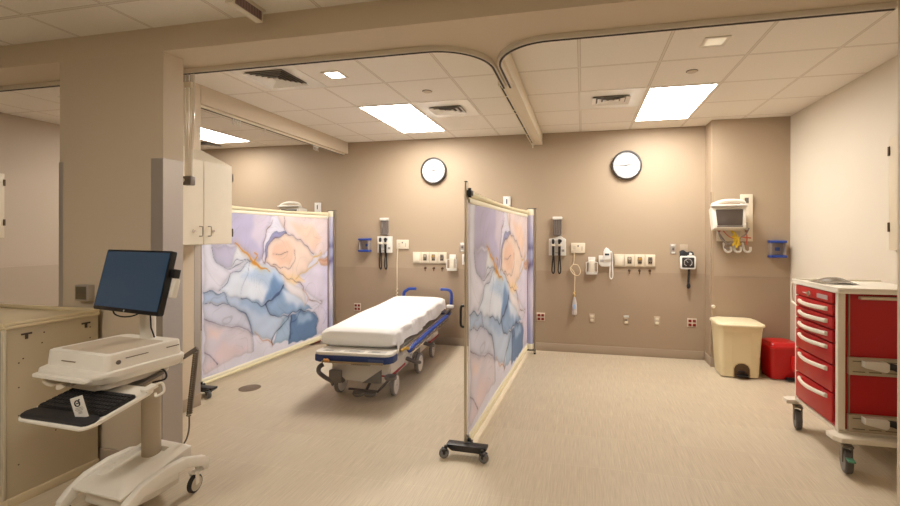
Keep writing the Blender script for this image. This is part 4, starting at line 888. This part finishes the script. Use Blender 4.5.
def basket(x, z, label):
    t = at('suction_bracket', label, 'bracket', x, z)
    MB().box(-.045, .045, -.02, -.0005, .0, .215, bevel=.004).build('back_plate', WHITE, t)
    MB().box(-.034, .034, -.055, -.02, .02, .17, bevel=.01).build('slide', WHITE_W, t)
    b = MB(); b.tube([(-.045, -.03, .15), (-.07, -.06, .15), (-.07, -.06, .02), (.07, -.06, .02), (.07, -.06, .15), (.045, -.03, .15)], .006, 8); b.tube([(-.07, -.06, .02), (-.045, -.015, .02)], .006, 8); b.tube([(.07, -.06, .02), (.045, -.015, .02)], .006, 8)
    b.build('wire_cradle', WHITE, t)
    MB().box(-.07, .07, -.06, -.0005, -.008, .014, bevel=.004).build('shelf', WHITE, t)
basket(-1.755, 1.045, 'white bracket with wire cradle on the wall right of the gas outlets over the bed')
basket(.118, 1.035, 'white bracket with wire cradle on the wall between the call station and the thermometer')
# thermometer
t = at('wall_thermometer', 'white wall-mounted thermometer with a dark display and a long looped white cord', 'thermometer', .30, 1.13)
MB().prism([(-.095, .03), (-.06, 0), (.055, 0), (.055, .14), (-.095, .14)], -.06, -.0005, axis='y', bevel=.008).build('cradle', WHITE, t)
MB().prism([(-.035, .09), (.05, .09), (.05, .19), (.03, .225), (.0, .245), (-.02, .225), (-.035, .19)], -.085, -.0005, axis='y', bevel=.01).build('unit', mat('bright_white', (238, 236, 232), .3), t)
MB().box(-.022, .032, -.0875, -.085, .145, .17, bevel=.002).build('display', mat('lcd_dark', (70, 78, 84), .2), t)
MB().box(-.08, -.035, -.0635, -.06, .06, .09, bevel=.002).build('probe_well', mat('well_grey', (178, 172, 166), .4), t)
MB().tube(bez([(.04, -.06, .2), (.068, -.06, .17), (.075, -.05, .0), (.078, -.045, -.12), (.06, -.04, -.155), (.042, -.04, -.12), (.045, -.045, 0), (.03, -.05, .03)], 10), .0065, 8).build('probe_cord', mat('bright_white', (238, 236, 232), .3), t)
# switches
def switch(x, z, label):
    t = at('wall_switch', label, 'switch', x, z)
    MB().box(-.036, .036, -.008, -.0005, 0, .125, bevel=.003).build('plate', STEEL, t)
    MB().box(-.024, .024, -.016, -.008, .092, .118, bevel=.003).build('upper_label', WHITE, t); MB().box(-.02, .02, -.013, -.008, .006, .026, bevel=.002).build('lower_label', WHITE, t)
    MB().lathe([(.012, -.02), (.013, -.008), (.001, -.021)], 14, (0, 0, .062), axis='y').build('push_button', GREYM, t)
switch(-1.618, 1.30, 'small steel switch plate on the wall just left of the centre screen post')
switch(1.105, 1.30, 'small steel switch plate on the wall left of the blood pressure gauge')
t = at('wall_switch', 'plain white switch plate half hidden by the centre screen post', 'switch', -1.585, 1.12)
MB().box(-.035, .035, -.01, -.0005, 0, .145, bevel=.003).build('plate', WHITE, t); MB().box(-.006, .006, -.016, -.01, .04, .105, bevel=.002).build('toggle', GREY, t)
def slot_plate(x, z, label):
    t = at('slotted_wall_plate', label, 'wall plate', x, z)
    MB().box(-.048, .048, -.03, -.0005, 0, .17, bevel=.003).build('plate', mat('bright_white', (238, 236, 232), .3), t); MB().box(-.008, .008, -.0315, -.03, .07, .135, bevel=.001, seg=1).build('slot', mat('slot_blue_grey', (84, 90, 104), .4), t)
slot_plate(-3.84, 1.835, 'white wall plate with a dark slot rising above the back end of the left screen')
slot_plate(-.995, 1.88, 'white wall plate with a dark slot showing above the centre screen')
# blood pressure gauge
t = at('blood_pressure_gauge', 'square white-framed blood pressure gauge with black cuff and coiled hose on the right bay wall', 'blood pressure gauge', 1.262, 1.12)
b = MB(); b.prism(rr(-.088, .088, 0, .16, .018), -.085, -.045, axis='y', bevel=.005); b.build('frame', mat('bright_white', (238, 236, 232), .3), t)
b = MB(); b.prism(rr(-.070, .070, .018, .142, .012), -.0875, -.085, axis='y', bevel=.001); b.build('dial', mat('dial_dark', (46, 44, 44), .3), t)
b = MB(); b.tube([(.045 * math.cos(R(a)), -.0885, .08 + .045 * math.sin(R(a))) for a in range(-60, 241, 12)], .0022, 6)
for a in range(-60, 241, 30): b.tube([(.036 * math.cos(R(a)), -.0885, .08 + .036 * math.sin(R(a))), (.05 * math.cos(R(a)), -.0885, .08 + .05 * math.sin(R(a)))], .0018, 5)
b.tube([(0, -.0885, .08), (-.025, -.0885, .105)], .002, 5); b.build('dial_scale', mat('dial_white', (206, 204, 200), .4), t)
MB().box(-.05, .05, -.045, -.0005, .03, .17, bevel=.008).build('mount', WHITE_W, t)
b = MB(); b.grid(lambda u, v: Vector((-.085 + .155 * u, -.03 - .022 * math.sin(PI * v) - .012 * math.sin(u * 7), .14 + .085 * v * (1 - .5 * abs(u - .35)) + .012 * math.sin(u * 9))), 16, 10)
r = bmesh.ops.extrude_face_region(b.bm, geom=b.bm.faces[:])
for v in [g for g in r['geom'] if isinstance(g, bmesh.types.BMVert)]: v.co.y += .022
b.build('cuff', mat('cuff_black', (34, 34, 38), .75), t)
b = MB(); b.box(-.03, .0, -.065, -.055, .165, .20, bevel=.002, tf=RY(15)); b.box(.005, .05, -.065, -.055, .168, .176, tf=RY(8)); b.build('cuff_label', WHITE, t)
b = MB(); pts = []
for k in range(200):
    u = k / 199; a = u * 2 * PI * 16; pts.append((.02 - .012 * u + .011 * math.cos(a), -.05 + .011 * math.sin(a), .01 - .2 * u))
b.tube(pts, .0045, 6); b.lathe([(.001, -.245), (.018, -.235), (.024, -.21), (.016, -.18), (.006, -.175)], 14, (.012, -.05, 0)); b.build('coiled_hose', mat('hose_black', (40, 38, 40), .5), t)
t = at('cable_plate', 'small tan plate on the wall behind the blood pressure cuff', 'wall plate', 1.23, 1.34)
MB().box(-.045, .045, -.006, -.0005, -.03, .08, bevel=.002).build('plate', mat('tan_plate', (186, 168, 146), .4), t)
# electrical outlets
def outlet_red(x, z, label):
    t = at('electrical_outlet', label, 'outlet', x, z, group='red four-socket outlets')
    MB().box(-.055, .055, -.007, -.0005, -.052, .058, bevel=.003).build('plate', mat('plate_ivory', (214, 200, 182), .4), t)
    for sx in (-1, 1):
        for sz in (-1, 1):
            so = MB().box(sx * .025 - .018, sx * .025 + .018, -.0105, -.007, sz * .025 - .015, sz * .025 + .018, bevel=.003).build('socket', REDO, t)
outlet_red(-.537, .443, 'red four-socket outlet just right of the centre screen base'); outlet_red(1.326, .448, 'red four-socket outlet left of the beige waste bin'); outlet_red(-3.20, .475, 'red four-socket outlet between the left screen and the bed')
def outlet_w(x, z, label, m1=IV, wd=.03):
    t = at('low_wall_outlet', label, 'outlet', x, z)
    MB().box(-.036, .036, -.006, -.0005, -.055, .058, bevel=.003).build('plate', mat('tan_outlet_plate', (190, 170, 148), .45), t)
    for sz in (-1, 1): MB().box(-.02, .02, -.0115, -.006, sz * .025 - .017, sz * .025 + .017, bevel=.004).build('socket', IV, t)
    return t
outlet_w(.123, .458, 'small ivory outlet low on the wall under the thermometer')
o = outlet_w(.545, .451, 'low white and grey data outlet in the middle of the right bay wall')
MB().box(-.034, .034, -.03, -.0116, .035, .06, bevel=.004).build('hood', WHITE, o); MB().box(-.012, .012, -.0125, -.0117, -.01, .01).build('jack', GREYM, o)
outlet_w(.918, .455, 'small ivory outlet low on the wall left of the second red outlet')
# blue holders
def blue_holder(x, z, y, label):
    t = at('glove_box_holder', label, 'holder', x, z, y=y)
    for z0 in (0, .165): MB().box(-.082, .082, -.10, -.0005, z0, z0 + .028, bevel=.006).build('clamp_bar', BLUE, t)
    MB().box(-.07, .07, -.012, -.0005, .0285, .1645, bevel=.003).build('back_plate', mat('holder_grey', (168, 154, 142), .4), t)
    b = MB(); b.box(-.01, .04, -.0145, -.012, .075, .115, bevel=.004); b.build('round_badge', mat('badge_blue', (70, 100, 180), .4), t)
    b = MB(); b.box(-.072, -.066, -.09, -.012, .0285, .1645); b.box(.066, .072, -.09, -.012, .0285, .1645); b.build('side_rod', mat('clear_side', (190, 180, 176), .2, alpha=.5), t)
blue_holder(-3.06, 1.285, YW, 'blue glove box holder on the wall between the left screen and the diagnostic set')
blue_holder(2.14, 1.285, YB, 'blue glove box holder on the wall above the red waste bin')

# ------------------------------------------------------------ patient monitor on the right
def monitor(x, z, y, label, cables=True):
    t = at('patient_monitor', label, 'patient monitor', x, z, y=y)
    MB().box(.09, .215, -.03, -.0005, -.08, .46 if cables else .2, bevel=.004).build('mounting_channel', mat('channel_ivory', (226, 214, 192), .4), t)
    MB().box(-.16, .2, -.02, -.0005, -.08, .06, bevel=.004).build('basket_plate', mat('channel_ivory', (226, 214, 192), .4), t)
    MB().box(.13, .17, -.032, -.03, .36 if cables else .1, .42 if cables else .16, bevel=.003).build('channel_slot', GREY, t)
    tf = T(-.085, -.15, .17) @ RZ(-4) @ RX(-9) @ Matrix.Diagonal((.92, 1, 1, 1))
    b = MB(); b.prism([(-.17, -.115), (.17, -.115), (.19, .13), (-.19, .13)], -.09, .09, axis='y', bevel=.012); b.move(tf); cs_ = b.build('case', mat('monitor_white', (228, 222, 208), .4), t)
    b = MB(); b.prism([(-.135, -.085), (.135, -.085), (.15, .095), (-.15, .095)], -.0935, -.090, axis='y', bevel=.001); b.move(tf); b.build('screen', mat('monitor_screen', (78, 68, 60), .25), cs_)
    b = MB(); b.box(-.14, .14, -.0945, -.091, -.10, -.09); b.build if 0 else None; b.move(tf); b.build('button_row', mat('button_dark', (70, 60, 56), .4), cs_)
    b = MB(); b.tube(bez([(-.18, -.06, .12), (-.17, -.085, .155), (-.06, -.10, .185), (.06, -.10, .19), (.16, -.08, .175), (.18, -.05, .13)], 8), .02, 10); b.move(tf); b.build('carry_handle', mat('monitor_white', (228, 222, 208), .4), t)
    b = MB(); b.box(-.2, .2, -.13, -.06, .125, .145, bevel=.008); b.box(-.02, .06, -.132, -.128, .13, .142); b.move(tf); b.build('visor', WHITE, t)
    MB().box(.02, .12, -.10, -.03, .08, .22, bevel=.008).build('arm', WHITE_W, t)
    if cables:
        hooks = MB()
        for hx in (-.06, .04, .14):
            hooks.tube(bez([(hx - .03, -.02, -.10), (hx - .032, -.06, -.15), (hx - .028, -.08, -.185), (hx, -.085, -.20), (hx + .028, -.085, -.185), (hx + .03, -.085, -.14)], 6), .013, 8)
        hooks.build('cable_hook', WHITE, t)
        cw = MB()
        for s_ in ([(-.15, -.05, .04), (-.15, -.09, -.02), (-.12, -.10, -.07), (-.07, -.10, -.11), (-.02, -.10, -.09), (.04, -.1, -.06)], [(.17, -.04, .07), (.12, -.09, .0), (.06, -.10, -.04), (.0, -.10, -.08)], [(-.14, -.06, .0), (-.09, -.1, -.1), (-.1, -.1, -.15), (-.05, -.1, -.16)]): cw.tube(bez(s_, 8), .009, 8)
        cw.build('sensor_cable', mat('cable_grey', (150, 140, 136), .5), t)
        cw = MB()
        for s_ in ([(-.02, -.05, .05), (.0, -.1, .0), (.0, -.11, -.07), (.02, -.11, -.15)], [(.02, -.05, .02), (.02, -.11, -.03), (.03, -.11, -.1), (.02, -.11, -.13)], [(.05, -.11, -.03), (.0, -.12, -.08), (-.02, -.11, -.13)], [(-.03, -.11, -.02), (.03, -.12, -.06), (.05, -.11, -.12)], [(.04, -.11, -.04), (.03, -.12, -.08), (.03, -.115, -.13)]): cw.tube(bez(s_, 8), .012, 8)
        cw.build('yellow_lead', mat('lead_yellow', (232, 200, 60), .45), t)
        cw = MB(); cw.tube(bez([(.14, -.03, .05), (.13, -.09, .0), (.13, -.10, -.05), (.12, -.10, -.12)], 8), .007, 8); cw.tube([(.08, -.10, -.03), (.17, -.1, -.04)], .008, 8); cw.tube(bez([(-.1, -.05, .04), (-.06, -.1, -.02), (.0, -.11, -.05)], 6), .006, 8); cw.build('red_lead', mat('lead_red', (206, 110, 84), .45), t)
        MB().lathe([(.001, -.012), (.016, -.008), (.016, .008), (.001, .012)], 14, (-.15, -.06, .045), 'y').build('red_plug', mat('plug_red', (150, 36, 40), .4), t)
        MB().box(.11, .15, -.08, -.03, .05, .14, bevel=.01).build('module', mat('module_grey', (190, 182, 172), .4), t)
    return t
monitor(1.685, 1.545, YB, 'white patient monitor on a wall plate with yellow and grey leads hanging below')
monitor(-4.08, 1.62, YW, 'top of a white patient monitor showing above the left privacy screen', False)

# ------------------------------------------------------------ bins
t = thing('waste_bin', 'large beige step-on waste bin with rounded lid against the back wall', 'waste bin', (1.665, 5.33, 0), -2)
BE = mat('bin_beige', (228, 212, 172), .45)
def taper(poly, s): return [(x * s, y * s) for x, y in poly]
body = rr(-.215, .215, -.185, .19, .05)
b = MB(); b.prism(taper(body, .86), .012, .52, bevel=.0, top=body); b.build('bin_body', BE, t)
b = MB(); b.prism(taper(body, 1.0), .50, .56, bevel=.008, top=taper(body, 1.03)); b.build('rim', BE, t)
b = MB()
lid = rr(-.238, .238, -.215, .20, .06); lid = [(x, y - (.025 * (1 - (x / .24) ** 2) if y < -.15 else 0)) for x, y in lid]
b.prism(lid, .56, .585, bevel=.008, top=taper(lid, .98)); b.prism(taper(lid, .90), .584, .60, bevel=.006, top=taper(lid, .8)); b.build('lid', mat('lid_beige', (234, 220, 184), .4), t)
arch = [(-.075, 0), (.075, 0), (.075, .09), (.06, .125), (.03, .145), (0, .15), (-.03, .145), (-.06, .125), (-.075, .09)]
b = MB(); b.prism([(x * 1.12 + .01, z * 1.08 + .012) for x, z in arch], -.172, -.150, axis='y', bevel=.004); b.build('pedal_arch', mat('bin_shade', (204, 180, 132), .5), t)
b = MB(); b.prism([(x + .01, z + .014) for x, z in arch], -.1745, -.165, axis='y', bevel=.001); b.build('pedal_recess', mat('recess_brown', (84, 62, 38), .7), t)
b = MB(); b.box(-.045, .065, -.225, -.17, .032, .052, bevel=.006); b.box(-.03, .04, -.19, -.173, .07, .085, bevel=.003); b.build('pedal', BLACK, t)
for x in (-.085, .105):
    b = MB(); b.prism([(x - .006, .16), (x + .006, .16), (x + .008, .5), (x - .008, .5)], -.19, -.155, axis='y', bevel=.002)
    for v in b.bm.verts: v.co.y = -.168 - (v.co.z - .16) * .035 + (v.co.y + .17) * .3
    b.build('front_rib', BE, t)
t2 = MB().lathe([(.02, -.0005), (.02, -.02), (.014, -.03), (.001, -.031)], 16, axis='y').build('door_stop', WHITE_W); t2.location = (1.492, YB, .705); tag(t2, 'small cream bumper knob on the wall corner above the beige bin', 'wall bumper')

def red_bin(x, y, rz, label, s=1.0):
    t = thing('red_waste_bin', label, 'waste bin', (x, y, 0), rz)
    body = [(p * s, q * s) for p, q in rr(-.155, .155, -.14, .14, .045)]
    MB().prism(taper(body, .84), .01, .34, bevel=.0, top=body).build('bin_body', RED, t)
    b = MB(); b.prism(taper(body, 1.05), .335, .36, bevel=.006); b.prism(taper(body, 1.02), .36, .395, top=taper(body, .86), bevel=.008); b.build('lid', mat('red_lid', (204, 26, 28), .3), t)
    b = MB(); b.box(.05 * s, .12 * s, -.155 * s, -.118 * s, .10, .26, bevel=.01); b.build('latch_panel', mat('red_panel', (214, 30, 30), .3), t)
    b = MB(); b.box(-.01, .13 * s, -.185 * s, -.12 * s, .012, .035, bevel=.005); b.build('pedal', BLACK, t)
red_bin(2.085, 5.32, 8, 'red step-on waste bin between the beige bin and the crash cart', 1.0)
red_bin(-3.78, 5.58, 0, 'red waste bin glimpsed under the left privacy screen')

# ------------------------------------------------------------ crash cart
CG = mat('cart_ivory', (230, 220, 202), .4); CRED = mat('cart_red', (176, 4, 12), .36); PEG = mat('panel_greige', (176, 162, 138), .45)
t = thing('crash_cart', 'red drawer crash cart with ivory frame and top standing by the right wall', 'crash cart', (1.65, 3.32, 0)); t.scale = (1, 1, 1.035)
D, W_ = .60, .585      # y length, x depth
MB().box(.012, W_ - .012, .012, D - .012, .25, 1.115).build('carcass', CRED, t)
for (x, y) in ((0, 0), (0, D - .035), (W_ - .04, 0), (W_ - .04, D - .035)): MB().box(x, x + (.045 if x == 0 else .04), y, y + .035, .235, 1.12, bevel=.006).build('corner_post', CG, t)
b = MB(); p = rr(-.015, W_ + .01, -.03, D + .02, .035); b.prism(p, 1.118, 1.142, bevel=.006); 
b.prism(rr(-.015, W_ + .01, -.03, -.012, .008), 1.14, 1.152, bevel=.003); b.prism(rr(-.015, .0, -.03, D + .02, .007), 1.14, 1.152, bevel=.003); b.prism(rr(-.015, W_ + .01, D + .004, D + .02, .007), 1.14, 1.155, bevel=.003); b.build('top_tray', mat('tray_ivory', (240, 233, 218), .35), t)
# drawers on the -x face
HM = mat('handle_cream', (232, 224, 206), .35)
zs = [1.095, 1.03, .94, .85, .765, .61, .44, .262]   # header, four shallow, one, two deep
for k in range(1, 7 + 0):
    z1, z0 = (1.035, .955, .87, .785, .64, .46)[k - 1], (.96, .875, .79, .645, .465, .27)[k - 1]
    d = MB().box(-.012, .012, .045, D - .045, z0 + .003, z1 - .003, bevel=.004).build('drawer', CRED, t)
    zc = z1 - .035; n = 10; pts = [(-.018 - .036 * math.sin(PI * i / n), .11 + (D - .22) * i / n, zc - .0 * i) for i in range(n + 1)]
    b = MB(); b.tube(pts, .0145, 10, flat=.8); b.box(-.02, -.01, .10, .135, zc - .014, zc + .014, bevel=.003); b.box(-.02, -.01, D - .135, D - .10, zc - .014, zc + .014, bevel=.003); b.build('handle', HM, d)
hd_ = MB().box(-.012, .012, .045, D - .045, 1.042, 1.112, bevel=.003).build('header_panel', CRED, t)
MB().lathe([(.001, -.024), (.02, -.022), (.022, -.012)], 18, (0, D * .58, 1.07), 'x').build('lock', CHROME, hd_)
MB().box(-.0145, -.012, .10, .24, 1.058, 1.088, bevel=.001, seg=1).build('label_holder', mat('label_grey2', (180, 160, 160), .3), hd_)
MB().box(-.0145, -.012, D * .64, D * .74, 1.066, 1.072, bevel=.0005, seg=1).build('label_strip', WHITE, hd_)
# near side: red panels with accessory rails
MB().box(.06, .068, -.002, .012, .25, 1.115).build('side_channel', mat('channel_tan', (150, 132, 108), .4, .4), t)
for z in (.66, .30):
    p_ = MB().box(.055, W_ - .02, -.018, .010, z - .055, z + .055, bevel=.004).build('slotted_rail', PEG, t)
    for k in range(5):
        for dz in (-.033, .033): MB().box(.075 + k * .092, .145 + k * .092, -.0188, -.0179, z + dz - .003, z + dz + .003).build('slot', mat('slot_dark2', (110, 96, 78), .6), p_)
b = MB(); b.box(.12, W_ - .02, -.024, .011, 1.082, 1.10, bevel=.003); b.build('upper_rail', mat('upper_rail', (200, 182, 158), .4), t)
for z, dx in ((.675, .0), (.325, .0)):
    g = MB(); g.prism([(.12, z + .03), (.12, z - .01), (.24, z - .035), (.255, z - .02), (.255, z + .02), (.24, z + .03)], -.07, -.019, axis='y', bevel=.006); h_ = g.build('buckle_block', mat('block_white', (214, 208, 196), .4), t)
    g = MB(); g.tube(bez([(.245, -.045, z), (.28, -.055, z + .002), (.33, -.06, z - .02), (.38, -.055, z - .045), (.56, -.05, z - .05)], 8), .02, 8, flat=.4); g.build('strap', BLACK, t, 'black strap')
# brackets on the back corner: push handle on the far side
b = MB(); b.tube(bez([(.02, D + .015, 1.125), (.02, D + .07, 1.12), (.015, D + .085, 1.10), (.015, D + .085, 1.0), (.015, D + .07, .965), (.015, D + .0, .95)], 6), .008, 8); b.build('side_handle', CG, t)
b = MB(); b.tube(bez([(.02, D + .07, 1.12), (.5, D + .07, 1.12)], 6), .008, 8); b.build('push_bar', CG, t)
# base and bumpers
MB().box(-.0, W_, .0, D, .225, .25, bevel=.004).build('base_tray', CG, t)
b = MB(); b.prism([(-.055, -.05), (-.02, -.09), (W_ + .02, -.09), (W_ + .02, .06), (.02, .06), (-.055, .03)], .195, .228, bevel=.008); b.build('front_bumper', CG, t)
b = MB(); b.prism([(-.065, D - .02), (W_ + .02, D - .02), (W_ + .02, D + .08), (-.02, D + .08), (-.065, D + .05)], .195, .228, bevel=.008); b.build('rear_bumper', CG, t)
for i, (x, y) in enumerate(((.03, -.03), (.03, D + .03), (W_ - .06, -.03), (W_ - .06, D + .03))):
    caster(t, x, y, .073, .042, .185, hub=mat('caster_grey', (120, 118, 116), .4), tyre=mat('tyre_grey', (84, 78, 74), .5), fork=GREYM, off=.02, ang=-12, brake=(mat('brake_teal', (86, 150, 120), .4) if i == 0 else None))
# plastic sheet on the tray
b = MB(); b.grid(lambda u, v: Vector((.06 + .24 * u, .30 + .24 * v, 1.183 + .014 * math.sin(PI * u) + .034 * abs(math.sin(u * 7 + v * 5)) * math.sin(PI * v) * math.sin(PI * u))), 26, 22)
o = b.build('plastic_bag', mat('grey_plastic_film', (128, 118, 104), .22, alpha=.92, coat=.6), None, ang=60); o.location = (1.65, 3.32, 0); tag(o, 'crumpled grey plastic bag lying on top of the crash cart', 'plastic bag')

# floor drain
o = MB().lathe([(.10, 0.0003), (.10, .003), (.096, .004), (.001, .004)], 40).build('floor_drain_cover', mat('drain_tan', (132, 112, 90), .45, .3)); o.location = (-3.24, 3.765, 0)
tag(o, 'round tan drain cover set in the floor near the left screen foot', 'drain cover')
b = MB(); b.lathe([(.012, .0041), (.012, .0045), (.001, .0045)], 14, (0.05, 0, 0)); b.lathe([(.012, .0041), (.012, .0045), (.001, .0045)], 14, (-.05, 0, 0)); b.build('screw', GREYM, o)
